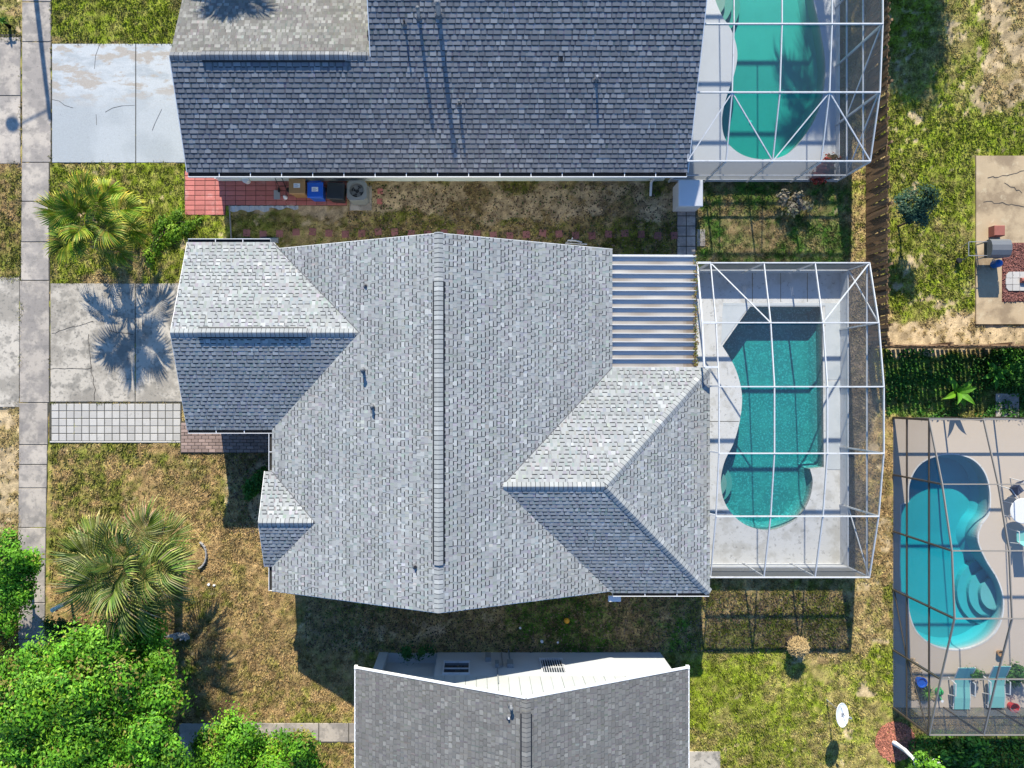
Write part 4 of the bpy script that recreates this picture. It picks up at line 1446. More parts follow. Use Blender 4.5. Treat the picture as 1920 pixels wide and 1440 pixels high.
def wall_window(root, x0, x1, z0, z1, y, bars=0, mid=False):
    wd = MB().box(x0, x1, y - 0.05, y + 0.012, z0, z1).build('window', M['glass'], root)
    f = MB()
    t = 0.05
    f.box(x0 - t, x1 + t, y - 0.02, y + 0.06, z1, z1 + t)
    f.box(x0 - t, x1 + t, y - 0.02, y + 0.10, z0 - t, z0)
    f.box(x0 - t, x0, y - 0.02, y + 0.055, z0, z1)
    f.box(x1, x1 + t, y - 0.02, y + 0.055, z0, z1)
    if mid:
        zm = z0 + (z1 - z0) * 0.55
        f.box(x0, x1, y - 0.02, y + 0.045, zm - 0.025, zm + 0.025)
    f.build('frame', M['alu_white'], wd)
    for b in range(bars):
        xb = x0 + (x1 - x0) * (b + 0.5) / bars
        MB().box(xb - 0.012, xb + 0.012, y + 0.07, y + 0.095, z0 - 0.02, z1 + 0.02).build('bar', M['alu_white'], wd)
    return wd


wall_window(sh_, -1.30, -0.34, 1.25, 2.35, WYN, mid=True)
wall_window(sh_, 2.55, 3.40, 0.95, 2.35, WYN, bars=9, mid=True)
mb = MB()
mb.box(0.32, 0.55, WYN, WYN + 0.18, 0.5, 1.1)
mb.build('meter_box', M['ac_metal'], sh_)
MB().box(0.70, 0.86, WYN, WYN + 0.16, 1.3, 1.75).build('meter_box', M['ac_metal'], sh_)
MB().box(1.18, 1.42, WYN, WYN + 0.16, 1.25, 1.75).build('meter_box', M['ac_metal'], sh_)
MB().tube([(1.0, WYN + 0.06, 0.2), (1.0, WYN + 0.06, 1.7), (0.78, WYN + 0.07, 1.9), (0.78, WYN + 0.07, 3.4)], 0.028, 6).tube([(1.3, WYN + 0.1, 0.0), (1.3, WYN + 0.1, 1.3)], 0.03, 6).build('conduit', M['ac_metal'], sh_)

# ------------------------------------------------------------------ pools
def smooth_loop(pts, sub=6):
    """closed Catmull-Rom loop; a point given as (x, y, 1) stays a hard corner"""
    out = []
    n = len(pts)
    for i in range(n):
        p0, p1, p2, p3 = pts[i - 1], pts[i], pts[(i + 1) % n], pts[(i + 2) % n]
        if len(p1) > 2:
            p0 = p1
        if len(p2) > 2:
            p3 = p2
        for s in range(sub):
            t = s / sub
            q = []
            for a in (0, 1):
                q.append(0.5 * (2 * p1[a] + (p2[a] - p0[a]) * t + (2 * p0[a] - 5 * p1[a] + 4 * p2[a] - p3[a]) * t * t + (3 * p1[a] - p0[a] - 3 * p2[a] + p3[a]) * t ** 3))
            out.append(tuple(q))
    return out


def inset(loop, d):
    """moves a counter-clockwise loop inwards (d > 0) or outwards"""
    out = []
    n = len(loop)
    for i in range(n):
        a, b, c = Vector(loop[i - 1]), Vector(loop[i]), Vector(loop[(i + 1) % n])
        t = (c - a)
        if t.length < 1e-9:
            out.append(tuple(b))
            continue
        t.normalize()
        out.append((b.x - t.y * d, b.y + t.x * d))
    return out


def ccw(loop):
    a = sum(loop[i - 1][0] * loop[i][1] - loop[i][0] * loop[i - 1][1] for i in range(len(loop)))
    return loop if a > 0 else loop[::-1]


def holed(mb, outer, hole, z, col=None):
    o3 = [Vector((p[0], p[1], z)) for p in outer]
    h3 = [Vector((p[0], p[1], z)) for p in hole]
    allp = o3 + h3
    for t in tessellate_polygon([o3, h3]):
        a, b, c = (allp[i] for i in t)
        if (b - a).cross(c - a).z < 0:
            b, c = c, b
        mb.face([a, b, c], col)


def pool(label, seen, deck_rect, deck_name, deck_label, deck_mat, wmat, floor_col, depth=1.5, deck_z=0.04, water_z=-0.10, coping=None, deep=None, joints=(), shell='plaster'):
    loop = ccw(smooth_loop([tuple(G(p[0], p[1], 0.0).xy) + tuple(p[2:]) for p in seen]))
    clean = []
    for p in loop:
        if not clean or (Vector(p) - Vector(clean[-1])).length > 0.02:
            clean.append(p)
    loop = clean
    cxm = sum(p[0] for p in loop) / len(loop)
    cym = sum(p[1] for p in loop) / len(loop)
    x0, y0, x1, y1 = deck_rect
    X0, X1, Y0, Y1 = GX(x0), GX(x1), GY(y1), GY(y0)
    dm_ = MB()
    rect = [(X0, Y0), (X1, Y0), (X1, Y1), (X0, Y1)]
    holed(dm_, rect, loop, deck_z)
    for i in range(4):
        a, b = rect[i], rect[(i + 1) % 4]
        dm_.face([(a[0], a[1], -0.12), (b[0], b[1], -0.12), (b[0], b[1], deck_z), (a[0], a[1], deck_z)])
    dk = dm_.build(deck_name, deck_mat, None, deck_label, kind='structure', origin=((X0 + X1) / 2, (Y0 + Y1) / 2, 0))
    for (ax, ay, bx_, by_) in joints:
        ribbon([(ax, ay), ((ax + bx_) / 2, (ay + by_) / 2), (bx_, by_)], 0.03, deck_z + 0.004, 'joint', M['joint'], dk)
    root = thing('swimming_pool', (cxm, cym, 0), label, 'swimming pool')
    sh = MB()
    fl = inset(loop, 0.22)
    n = len(loop)
    dz = (lambda p: -depth) if deep is None else deep
    for i in range(n):
        j = (i + 1) % n
        a, b, c, d = loop[i], loop[j], fl[j], fl[i]
        za, zb = dz(a), dz(b)
        sh.face([(a[0], a[1], deck_z), (a[0], a[1], za + 0.25), (b[0], b[1], zb + 0.25), (b[0], b[1], deck_z)], floor_col)
        sh.face([(a[0], a[1], za + 0.25), (d[0], d[1], za), (c[0], c[1], zb), (b[0], b[1], zb + 0.25)], floor_col)
    f3 = [Vector((p[0], p[1], 0)) for p in fl]
    for t in tessellate_polygon([f3]):
        tri = [f3[i] for i in t]
        if (tri[1] - tri[0]).cross(tri[2] - tri[0]).z < 0:
            tri = tri[::-1]
        sh.face([(p.x, p.y, dz((p.x, p.y))) for p in tri], floor_col)
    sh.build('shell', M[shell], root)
    if coping:
        wdt, cm, cz = coping
        cp_ = MB()
        outl = inset(loop, -wdt)
        inl = inset(loop, 0.025)
        zt = deck_z + cz
        for i in range(n):
            j = (i + 1) % n
            cp_.face([(inl[i][0], inl[i][1], zt), (outl[i][0], outl[i][1], zt), (outl[j][0], outl[j][1], zt), (inl[j][0], inl[j][1], zt)][::-1])
            cp_.face([(outl[i][0], outl[i][1], zt), (outl[i][0], outl[i][1], deck_z - 0.02), (outl[j][0], outl[j][1], deck_z - 0.02), (outl[j][0], outl[j][1], zt)])
            cp_.face([(inl[i][0], inl[i][1], zt), (inl[j][0], inl[j][1], zt), (inl[j][0], inl[j][1], zt - 0.08), (inl[i][0], inl[i][1], zt - 0.08)])
        cp_.build('coping', cm, root)
    # water: a closed body of absorbing liquid
    wt = MB()
    wl = inset(loop, -0.03)
    top = [Vector((p[0], p[1], water_z)) for p in wl]
    bot = [Vector((p[0], p[1], -depth - 0.7)) for p in wl]
    tris = tessellate_polygon([[Vector((p[0], p[1], 0)) for p in wl]])
    base = len(wt.v)
    wt.v.extend([tuple(p) for p in top] + [tuple(p) for p in bot])
    m = len(wl)
    for t in tris:
        a, b, c = t
        if (top[b] - top[a]).cross(top[c] - top[a]).z < 0:
            b, c = c, b
        wt.f.append((a, b, c)); wt.c.append(None)
        wt.f.append((m + c, m + b, m + a)); wt.c.append(None)
    for i in range(m):
        j = (i + 1) % m
        wt.f.append((i, m + i, m + j, j)); wt.c.append(None)
    wt.build('water', wmat, root)
    return root, loop, dk


def pool_steps(root, c, radii, zs, col, a0, a1):
    """curved steps in a corner: nested fans about c, each lower"""
    for r, z in zip(radii, zs):
        pts = [(c[0] + r * math.cos(a0 + (a1 - a0) * i / 40), c[1] + r * math.sin(a0 + (a1 - a0) * i / 40)) for i in range(40)]
        mb = MB()
        mb.prism(pts, -2.0, z, col)
        mb.build('step', M['plaster'], root)


M['water_teal'] = water_mat('water_teal', (0.06, 0.915, 0.93), 1.5, 0.5)
M['water_green'] = water_mat('water_green', (0.16, 0.92, 0.88), 1.35, 0.2)
M['water_blue'] = water_mat('water_blue', (0.02, 0.92, 0.965), 1.35, 0.4)
lin = lambda a, b, t: a + (b - a) * max(0.0, min(1.0, t))

# centre pool
ctr = [(1406, 575, 1), (1541, 575, 1), (1544, 876, 1), (1518, 879, 1), (1523, 905), (1514, 943), (1488, 976), (1442, 994), (1396, 983), (1363, 951), (1351, 910), (1357, 868), (1376, 828), (1388, 780), (1390, 735), (1377, 688), (1354, 649, 1)]
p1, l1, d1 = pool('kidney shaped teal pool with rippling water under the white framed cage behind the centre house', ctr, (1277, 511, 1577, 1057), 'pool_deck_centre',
                  'pale grey stained concrete pool deck under the centre cage', M['deck_white'], M['water_teal'], (0.20, 0.215, 0.22), shell='plaster_caustics',
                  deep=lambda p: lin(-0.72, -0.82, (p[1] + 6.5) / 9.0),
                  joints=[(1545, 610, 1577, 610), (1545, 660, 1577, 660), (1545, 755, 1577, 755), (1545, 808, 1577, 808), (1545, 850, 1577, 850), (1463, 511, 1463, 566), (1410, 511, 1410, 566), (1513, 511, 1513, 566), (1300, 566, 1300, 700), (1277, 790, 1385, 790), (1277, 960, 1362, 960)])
# the lighter raised strip of newer deck round the deep end
up_ = MB()
zc = 0.052
for (x0, y0, x1, y1) in ((1355, 568.5, 1577, 573.5), (1546.5, 573.5, 1577, 712), (1546.5, 715, 1577, 880)):
    up_.box(GX(x0), GX(x1), GY(y1), GY(y0), 0.0, zc)
up_.face([G(1355, 573.5, zc), G(1352, 646, zc), G(1405, 573.5, zc)])
up_.build('deck_strip', M['concrete_painted'], d1)
pool_steps(p1, G(1338, 908).xy, [0.95, 0.65], [-0.5, -0.3], (0.27, 0.28, 0.26), 0, 6.2832)

# upper pool
nrt = [(1322, -160, 1), (1335, -60), (1338, -10), (1352, 28), (1372, 60), (1382, 100), (1376, 140), (1360, 188), (1353, 228), (1361, 264), (1390, 290), (1430, 299), (1474, 290), (1512, 250), (1538, 196), (1547, 130), (1538, 60), (1524, 0), (1515, -60), (1500, -160, 1)]
p2, l2, d2 = pool('still green pool with smooth curved outline behind the upper house', nrt, (1264, -400, 1568, 341), 'pool_deck_upper',
                  'clean light grey pool deck behind the upper house', M['deck_grey'], M['water_green'], (0.40, 0.38, 0.37),
                  deep=lambda p: lin(-1.1, -0.8, (p[1] - 9.5) / 7.0))
pool_steps(p2, G(1330, -5).xy, [1.5, 1.1, 0.75], [-0.62, -0.42, -0.25], (0.30, 0.30, 0.27), 0, 6.2832)
MB().lathe((G(1424, 213).x, G(1424, 213).y, -1.11), [(0.09, 0.03), (0.11, 0.10), (0.04, 0.14)], 12).build('drain_light', M['alu_white'], p2)

# right pool
rgt = [(1687, 1000), (1688, 946, 1), (1702, 941, 1), (1704, 905), (1721, 873), (1750, 856), (1785, 851), (1821, 860), (1845, 885), (1855, 922), (1853, 962), (1838, 986), (1833, 1014), (1848, 1050), (1869, 1085), (1880, 1122), (1877, 1160), (1860, 1191), (1829, 1211), (1790, 1218), (1751, 1210), (1719, 1186), (1704, 1150), (1701, 1114, 1), (1688, 1110, 1), (1686, 1055)]
p3, l3, d3 = pool('bright blue curved pool with corner steps under the dark framed cage', rgt, (1674, 783, 2195, 1326), 'pool_deck_right',
                  'smooth beige pool deck under the dark framed cage', M['deck_beige'], M['water_blue'], (0.43, 0.41, 0.42),
                  deep=lambda p: lin(-0.8, -1.05, (-p[1] - 3.0) / 3.0) if p[1] > -6 else lin(-1.05, -0.85, (-p[1] - 7.0) / 3.0), coping=(0.03, M['deck_white'], 0.006))
pool_steps(p3, G(1884, 1118).xy, [1.5, 1.12, 0.74], [-0.74, -0.58, -0.40], (0.39, 0.38, 0.39), 0, 6.2832)


# ------------------------------------------------------------------ screen cages
def cage(label, X, Yz, frame, screen, base=0.04, west='none', north=True, south=True, east=True, kick=0.6, wall_low=0.9, rail_z=None, bracing=(), lit=None, kickmat=None):
    """X: frame lines from left to right; Yz: (y, roof height) from top to bottom of the picture"""
    root = thing('pool_cage', ((X[0] + X[-1]) / 2, Yz[0][0], 0), label, 'pool cage')
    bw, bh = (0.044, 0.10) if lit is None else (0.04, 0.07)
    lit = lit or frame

    def member(name, A, B, m=frame, w_=bw, h_=bh, up=(0, 0, 1)):
        return MB().bar(A, B, w_, h_, up=up).build(name, m, root)

    def screen_quad(pts):
        mb = MB()
        mb.face(pts)
        mb.build('screen_panel', screen, root)

    ys = [y for y, z in Yz]
    # cross beams and purlins
    for (y, z) in Yz:
        member('beam', (X[0], y, z), (X[-1], y, z), lit)
    for x in X:
        for (ya, za), (yb, zb) in zip(Yz[:-1], Yz[1:]):
            member('purlin', (x, ya, za - 0.004), (x, yb, zb - 0.004), lit, 0.036, 0.075)
    for (x0, x1) in zip(X[:-1], X[1:]):
        for (ya, za), (yb, zb) in zip(Yz[:-1], Yz[1:]):
            screen_quad([(x0, ya, za), (x1, ya, za), (x1, yb, zb), (x0, yb, zb)])
    # side walls
    for (on, x) in ((west == 'wall', X[0]), (east, X[-1])):
        if not on:
            continue
        sgn = 1 if x == X[-1] else -1
        for (y, z) in Yz:
            member('post', (x, y, base), (x, y, z - 0.05), frame, 0.06, 0.09, up=(1, 0, 0))
        for (ya, za), (yb, zb) in zip(Yz[:-1], Yz[1:]):
            screen_quad([(x, ya, base + kick), (x, yb, base + kick), (x, yb, zb), (x, ya, za)])
            if kick > 0.05:
                MB().box(x - 0.012, x + 0.012, yb + 0.04, ya - 0.04, base, base + kick - 0.03).build('kick_plate', kickmat or frame, root)
        for zz in ([wall_low] if wall_low else []) + ([rail_z] if rail_z else []):
            member('rail', (x, ys[0] - 0.04, zz), (x, ys[-1] + 0.04, zz), frame, 0.05, 0.06)
    for (on, (y, z)) in ((north, Yz[0]), (south, Yz[-1])):
        if not on:
            continue
        for x in X[:-1]:
            member('post', (x, y, base), (x, y, z - 0.05), frame, 0.06, 0.09, up=(0, 1, 0))
        for (x0, x1) in zip(X[:-1], X[1:]):
            screen_quad([(x0, y, base + kick), (x1, y, base + kick), (x1, y, z), (x0, y, z)])
            if kick > 0.05:
                MB().box(x0 + 0.04, x1 - 0.04, y - 0.012, y + 0.012, base, base + kick - 0.03).build('kick_plate', kickmat or frame, root)
        for zz in ([wall_low] if wall_low else []):
            member('rail', (X[0] + 0.04, y, zz), (X[-1] - 0.04, y, zz), frame, 0.05, 0.06)
    for (A, B) in bracing:
        member('brace', A, B, frame, 0.04, 0.05)
    return root


# centre cage
zA, zB, zC = 2.3, 2.95, 3.3
CX = [8.99, 11.05, 13.02, 15.12]
CY = [(5.02, zA), (2.65, zB), (0.24, zC), (-2.24, zC), (-4.64, zB), (-7.10, zA)]
c1 = cage('white framed screen cage over the kidney shaped pool', CX, CY, M['alu_white'], M['screen'], kick=0.62, wall_low=0.68, rail_z=2.12,
          bracing=[((8.99, 5.02, zA), (11.05, 2.65, zB)), ((15.12, 5.02, zA), (13.02, 2.65, zB)), ((8.99, -7.1, zA), (8.99, -4.64, 0.7)), ((15.12, -7.1, zA), (15.12, -4.64, 0.7)), ((15.12, 5.02, 0.7), (15.12, 2.65, zB))])
for (ya, za), (yb, zb) in zip(CY[:2], CY[1:3]):
    yb2 = max(yb, 0.97)
    zb2 = za + (zb - za) * (ya - yb2) / (ya - yb)
    MB().bar((8.47, ya, za), (8.47, yb2, zb2), 0.06, 0.085).build('purlin', M['alu_white'], c1)
    mb = MB()
    mb.face([(8.47, ya, za), (8.99, ya, za), (8.99, yb2, zb2), (8.47, yb2, zb2)])
    mb.build('screen_panel', M['screen'], c1)
for (y, z) in ((5.02, zA), (2.65, zB), (0.97, 3.17)):
    MB().bar((8.47, y, z), (8.99, y, z), 0.075, 0.1).build('beam', M['alu_white'], c1)
for (y, z) in CY[2:]:
    MB().bar((8.86, y + 0.02, 2.55), (8.99, y + 0.02, z - 0.03), 0.06, 0.06).build('post', M['alu_white'], c1)
for y in (5.02, 2.65, 0.97):
    MB().bar((8.47, y, 0.04), (8.47, y, 2.3), 0.07, 0.07, up=(0, 1, 0)).build('post', M['alu_white'], c1)

# upper cage
uA, uB, uC = 2.72, 3.38, 3.57
UX = [7.98, 9.45, 11.22, 13.06, 14.93]
UY = [(21.0, uB), (18.5, uC), (16.05, uC), (13.59, uC), (11.15, uB), (8.81, uA)]
c2 = cage('white framed screen cage over the green pool', UX, UY, M['alu_white'], M['screen'], kick=0.35, wall_low=0.95, rail_z=2.2, north=False,
          bracing=[((9.45, 11.15, uB), (7.98, 8.81, uA)), ((9.45, 11.15, uB), (11.22, 8.81, uA)), ((13.06, 11.15, uB), (11.22, 8.81, uA)), ((13.06, 11.15, uB), (14.93, 8.81, uA)),
                   ((14.93, 8.81, 0.9), (14.93, 11.15, uB - 0.1)), ((14.93, 11.15, 0.9), (14.93, 13.59, uC - 0.1))])

# right cage, dark bronze
rA = 2.45
RX = [17.33, 19.42, 21.5, 24.0, 26.5]
RY = [(-1.02, rA), (-3.40, 3.24), (-5.76, 3.80), (-8.19, 3.95), (-10.7, 3.15), (-13.11, rA)]
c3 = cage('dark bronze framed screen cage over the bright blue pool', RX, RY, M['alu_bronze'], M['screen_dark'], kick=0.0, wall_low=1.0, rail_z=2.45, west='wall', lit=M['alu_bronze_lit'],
          bracing=[((17.33, -10.7, 1.0), (17.33, -13.11, rA)), ((17.33, -8.19, 0.1), (17.33, -10.7, 1.0))])


# ------------------------------------------------------------------ fences
def fence(label, A, B, height, pitch, wide, post_mat, back=1, lean=0.02, rails=True):
    A, B = Vector(A), Vector(B)
    d = (B - A)
    L = d.length
    d.normalize()
    nrm = Vector((-d.y, d.x, 0)) * back
    root = thing('wood_fence', A, label, 'fence')
    variants = []
    for hq in (0.0, -0.03, 0.02, -0.05):
        mb = MB()
        h = height + hq
        mb.bar(Vector((0, 0, 0.03)), Vector((0, 0, h - 0.04)), 0.02, wide, up=d)
        # dog ear top
        c = nrm * 0.01
        mb.face([d * (-wide / 2) + Vector((0, 0, h - 0.04)) + c, d * (wide / 2) + Vector((0, 0, h - 0.04)) + c, d * (wide / 2 - 0.03) + Vector((0, 0, h)) + c, d * (-wide / 2 + 0.03) + Vector((0, 0, h)) + c])
        mb.face([d * (-wide / 2) + Vector((0, 0, h - 0.04)) - c, d * (wide / 2) + Vector((0, 0, h - 0.04)) - c, d * (wide / 2 - 0.03) + Vector((0, 0, h)) - c, d * (-wide / 2 + 0.03) + Vector((0, 0, h)) - c])
        mb.face([d * (-wide / 2 + 0.03) + Vector((0, 0, h)) - c, d * (wide / 2 - 0.03) + Vector((0, 0, h)) - c, d * (wide / 2 - 0.03) + Vector((0, 0, h)) + c, d * (-wide / 2 + 0.03) + Vector((0, 0, h)) + c])
        variants.append(mb.mesh('picket', post_mat))
    n = int(L / pitch)
    for i in range(n):
        o = place('picket', random.choice(variants), A + d * (pitch * (i + 0.5)) + nrm * random.uniform(-0.012, 0.012), root)
        o.rotation_euler = (random.uniform(-lean, lean), random.uniform(-lean, lean), 0)
    for zz in (0.35, 0.95, height - 0.25):
        MB().bar(A - nrm * 0.045 + Vector((0, 0, zz)), B - nrm * 0.045 + Vector((0, 0, zz)), 0.045, 0.09).build('rail', post_mat, root)
    k = 0.0
    while k <= L:
        p = A + d * k - nrm * 0.11
        MB().bar(p, p + Vector((0, 0, height + 0.02)), 0.09, 0.09, up=d).build('post', post_mat, root)
        k += 2.4
    return root


random.seed(9)
fence('weathered brown picket fence between the pool cages and the right lawn', (16.2, 19.5, 0), (16.2, 1.95, 0), 1.72, 0.155, 0.145, M['wood_fence'], back=-1, lean=0.035)
fence('brown picket fence seen edge on, casting striped shade over the plants', (16.32, 1.86, 0), (27.5, 1.86, 0), 1.68, 0.185, 0.13, M['wood_fence'], back=-1)

# ------------------------------------------------------------------ plants
def leaves_mesh(name, P, Nrm, size, cols, rng, narrow=0.5):
    """a flat diamond leaf at each spot"""
    n = len(P)
    t = rng.normal(size=(n, 3))
    t -= (t * Nrm).sum(1, keepdims=True) * Nrm
    t /= np.linalg.norm(t, axis=1, keepdims=True) + 1e-9
    s = np.cross(Nrm, t)
    L = size[:, None]
    v = np.stack([P - t * L * 0.5, P + s * L * narrow * 0.5 + t * L * 0.05, P + t * L * 0.5 - Nrm * L * 0.12, P - s * L * narrow * 0.5 + t * L * 0.05], 1).reshape(-1, 3)
    f = np.arange(4 * n).reshape(-1, 4)
    return np_mesh(name, v, f, M['leaf'], cols)


def tree(name, label, base, clumps, leaf_n, leaf_size, tones, seed, trunk_r=0.16, trunk_h=1.6, group=None, bark='bark', sub=9, cat='tree'):
    """clumps: (x, y, z, r) blobs of the crown, in metres; every blob is broken into smaller tufts of leaves"""
    rng = np.random.default_rng(seed)
    rnd = random.Random(seed)
    base = Vector(base)
    root = thing(name, base, label, cat, group)
    fork = base + Vector((rnd.uniform(-.1, .1), rnd.uniform(-.1, .1), trunk_h))
    MB().tube([base + Vector((0, 0, -0.05)), base.lerp(fork, 0.5) + Vector((0.04, 0.03, 0)), fork], [trunk_r, trunk_r * 0.8, trunk_r * 0.7], 9).build('trunk', M[bark], root, smooth=True)
    mb = MB()
    for (x, y, z, r) in clumps:
        e = Vector((x, y, z))
        mid = fork.lerp(e, 0.5) + Vector((rnd.uniform(-.2, .2), rnd.uniform(-.2, .2), 0.15))
        mb.tube([fork - Vector((0, 0, 0.1)), mid, e], [trunk_r * 0.5, trunk_r * 0.32, trunk_r * 0.12], 6)
        for _ in range(4):
            q = e + Vector((rnd.gauss(0, 1), rnd.gauss(0, 1), rnd.gauss(0, .6))).normalized() * r * 0.85
            mb.tube([mid.lerp(e, 0.5), q], [trunk_r * 0.16, 0.008], 4)
    mb.build('branch', M[bark], root)
    vol = np.array([c[3] ** 2.2 for c in clumps])
    cnt = (leaf_n * vol / vol.sum()).astype(int)
    Ps, Ns, Ss, Cs = [], [], [], []
    tones = np.array(tones)
    for (x, y, z, r), c in zip(clumps, cnt):
        m = max(3, int(sub * r * r + 3))
        d = rng.normal(size=(m, 3))
        d[:, 2] = np.abs(d[:, 2]) * 0.8 - 0.25
        d /= np.linalg.norm(d, axis=1, keepdims=True)
        tuft = np.array([x, y, z]) + d * (r * rng.uniform(0.35, 1.0, (m, 1)))
        tr = r * rng.uniform(0.18, 0.36, m) + 0.07
        tb = rng.uniform(0.7, 1.25, m)
        ti = rng.integers(0, len(tones), m)
        k = rng.integers(0, m, c)
        off = rng.normal(size=(c, 3)) * 0.62
        sp = rng.normal(size=(m, 3))                     # every tuft is drawn out along its own twig
        sp /= np.linalg.norm(sp, axis=1, keepdims=True)
        off += sp[k] * rng.normal(size=(c, 1)) * 0.9
        off[:, 2] *= 0.6
        Ps.append(tuft[k] + off * tr[k][:, None])
        nn = off * 0.7 + d[k] * 0.4 + np.array([0, 0, 0.75]) + rng.normal(size=(c, 3)) * 0.45
        nn /= np.linalg.norm(nn, axis=1, keepdims=True)
        Ns.append(nn)
        Ss.append(rng.uniform(0.65, 1.35, c) * leaf_size)
        ci = np.where(rng.uniform(size=c) < 0.75, ti[k], rng.integers(0, len(tones), c))
        Cs.append(tones[ci] * (tb[k] * rng.uniform(0.8, 1.2, c))[:, None])
    P, Nn, Sz, Cc = (np.concatenate(a) for a in (Ps, Ns, Ss, Cs))
    P = P - np.array(base)
    place('crown', leaves_mesh('crown', P, Nn, Sz, np.clip(Cc, 0, 1), rng), base, root)
    return root


GREENS = [(0.105, 0.30, 0.015), (0.085, 0.25, 0.015), (0.14, 0.36, 0.02), (0.19, 0.40, 0.035), (0.065, 0.19, 0.012), (0.12, 0.32, 0.015), (0.16, 0.37, 0.02), (0.10, 0.28, 0.02), (0.24, 0.22, 0.05), (0.23, 0.42, 0.03), (0.05, 0.15, 0.012), (0.20, 0.36, 0.02)]


def blobs(seen, zs, seed, rr=(0.6, 1.0)):
    rnd = random.Random(seed)
    out = []
    for (px, py, r) in seen:
        z = rnd.uniform(*zs)
        p = G(px, py, z)
        out.append((p.x, p.y, p.z, r * rnd.uniform(*rr)))
    return out


tree('leafy_tree', 'large bright green leafy tree filling the lower left corner', G(205, 1235),
     blobs([(60, 1260, 1.1), (130, 1230, 1.0), (205, 1210, 1.0), (262, 1200, 0.9), (290, 1245, 0.8), (40, 1330, 1.2), (110, 1310, 1.2), (180, 1280, 1.2), (240, 1285, 1.0), (300, 1310, 0.75), (60, 1400, 1.3), (140, 1390, 1.3), (215, 1360, 1.2), (285, 1385, 1.0), (20, 1450, 1.2), (110, 1470, 1.2), (200, 1450, 1.2), (290, 1450, 1.0), (-30, 1300, 1.0), (-40, 1390, 1.2), (325, 1420, 0.7)],
           (2.6, 4.1), 3, (0.75, 1.0)), 100000, 0.145, GREENS, 3, 0.2, 1.3, sub=34)
tree('leafy_tree', 'low bright green leafy tree at the bottom beside the grey walk', G(470, 1460),
     blobs([(400, 1400, 0.7), (450, 1378, 0.8), (430, 1440, 0.9), (500, 1410, 0.9), (555, 1400, 0.7), (520, 1450, 0.9), (575, 1435, 0.6), (380, 1450, 0.7), (430, 1365, 0.4)], (1.2, 2.2), 5, (0.75, 1.0)), 36000, 0.13, GREENS, 5, 0.11, 0.7, sub=36)
tree('leafy_tree', 'green leafy tree overhanging the sidewalk on the left edge', G(55, 1092),
     blobs([(10, 1050, 0.9), (42, 1055, 0.6), (0, 1110, 0.9), (32, 1108, 0.7), (-35, 1075, 0.9), (8, 1160, 0.6), (20, 1020, 0.4), (60, 1060, 0.35)], (2.0, 3.2), 6, (0.75, 1.0)), 20000, 0.13, GREENS, 6, 0.1, 1.0, sub=36)
tree('leafy_shrub', 'scrubby yellow green shrub between the left sidewalk and the big tree', G(10, 1205), blobs([(15, 1190, 0.6), (30, 1225, 0.5), (-10, 1210, 0.7)], (0.4, 0.8), 7), 3500, 0.11, [(0.14, 0.15, 0.02), (0.10, 0.14, 0.02), (0.2, 0.16, 0.04)], 7, 0.05, 0.2, cat='shrub')
tree('leafy_shrub', 'low dark green shrub in front of the big tree near the mailbox', G(118, 1195), blobs([(105, 1180, 0.45), (135, 1190, 0.5), (160, 1180, 0.3)], (0.4, 0.8), 8), 3200, 0.11, [(0.03, 0.10, 0.02), (0.05, 0.14, 0.02), (0.08, 0.14, 0.05)], 8, 0.05, 0.2, cat='shrub')
tree('leafy_shrub', 'bright green weedy bush right of the upper palm', G(310, 430), blobs([(300, 425, 0.45), (325, 440, 0.45), (345, 425, 0.35), (290, 458, 0.45), (330, 405, 0.4), (365, 420, 0.4), (280, 485, 0.35)], (0.03, 0.12), 9), 3000, 0.11, [(0.13, 0.26, 0.015), (0.18, 0.29, 0.02), (0.09, 0.19, 0.015)], 9, 0.03, 0.12, cat='shrub')
tree('leafy_shrub', 'dark green bush in the shaded bed beside the front door', G(476, 908), blobs([(478, 905, 0.4), (470, 925, 0.3), (490, 890, 0.25)], (0.2, 0.5), 10), 1800, 0.14, [(0.03, 0.12, 0.02), (0.05, 0.17, 0.02)], 10, 0.03, 0.15, cat='shrub')
tree('sapling', 'blue green sapling leaning over the lawn beside the wood fence', G(1683, 425), blobs([(1708, 385, 0.55), (1728, 370, 0.5), (1700, 405, 0.4), (1722, 400, 0.45)], (1.2, 2.0), 11, (0.8, 1.0)), 4200, 0.10, [(0.045, 0.10, 0.06), (0.065, 0.13, 0.07), (0.035, 0.08, 0.045)], 11, 0.06, 0.8)
tree('pale_trunk_tree', 'young tree with white trunk standing in the red mulch ring', G(1675, 1392), blobs([(1728, 1426, 0.3), (1752, 1436, 0.4), (1722, 1442, 0.4), (1750, 1465, 0.5)], (1.6, 2.1), 12, (0.8, 1.0)), 3600, 0.12, [(0.13, 0.30, 0.02), (0.17, 0.36, 0.03), (0.08, 0.2, 0.02)], 12, 0.11, 1.55, bark='bark_white')
tree('leafy_shrub', 'deep green shrub growing below the dark framed cage', G(1810, 1405), blobs([(1800, 1412, 0.5), (1830, 1405, 0.5), (1855, 1420, 0.4), (1780, 1420, 0.35)], (0.3, 0.8), 13), 2600, 0.17, [(0.03, 0.13, 0.02), (0.06, 0.2, 0.02), (0.02, 0.07, 0.012)], 13, 0.04, 0.25, cat='shrub')
tree('leafy_shrub', 'bushy green shrub in the right corner behind the fence', G(1895, 690), blobs([(1880, 680, 0.6), (1915, 700, 0.7), (1900, 670, 0.5), (1940, 680, 0.7), (1870, 705, 0.4)], (0.3, 0.8), 14), 5200, 0.10, [(0.05, 0.17, 0.015), (0.08, 0.22, 0.02), (0.035, 0.11, 0.012)], 14, 0.05, 0.3, cat='shrub')
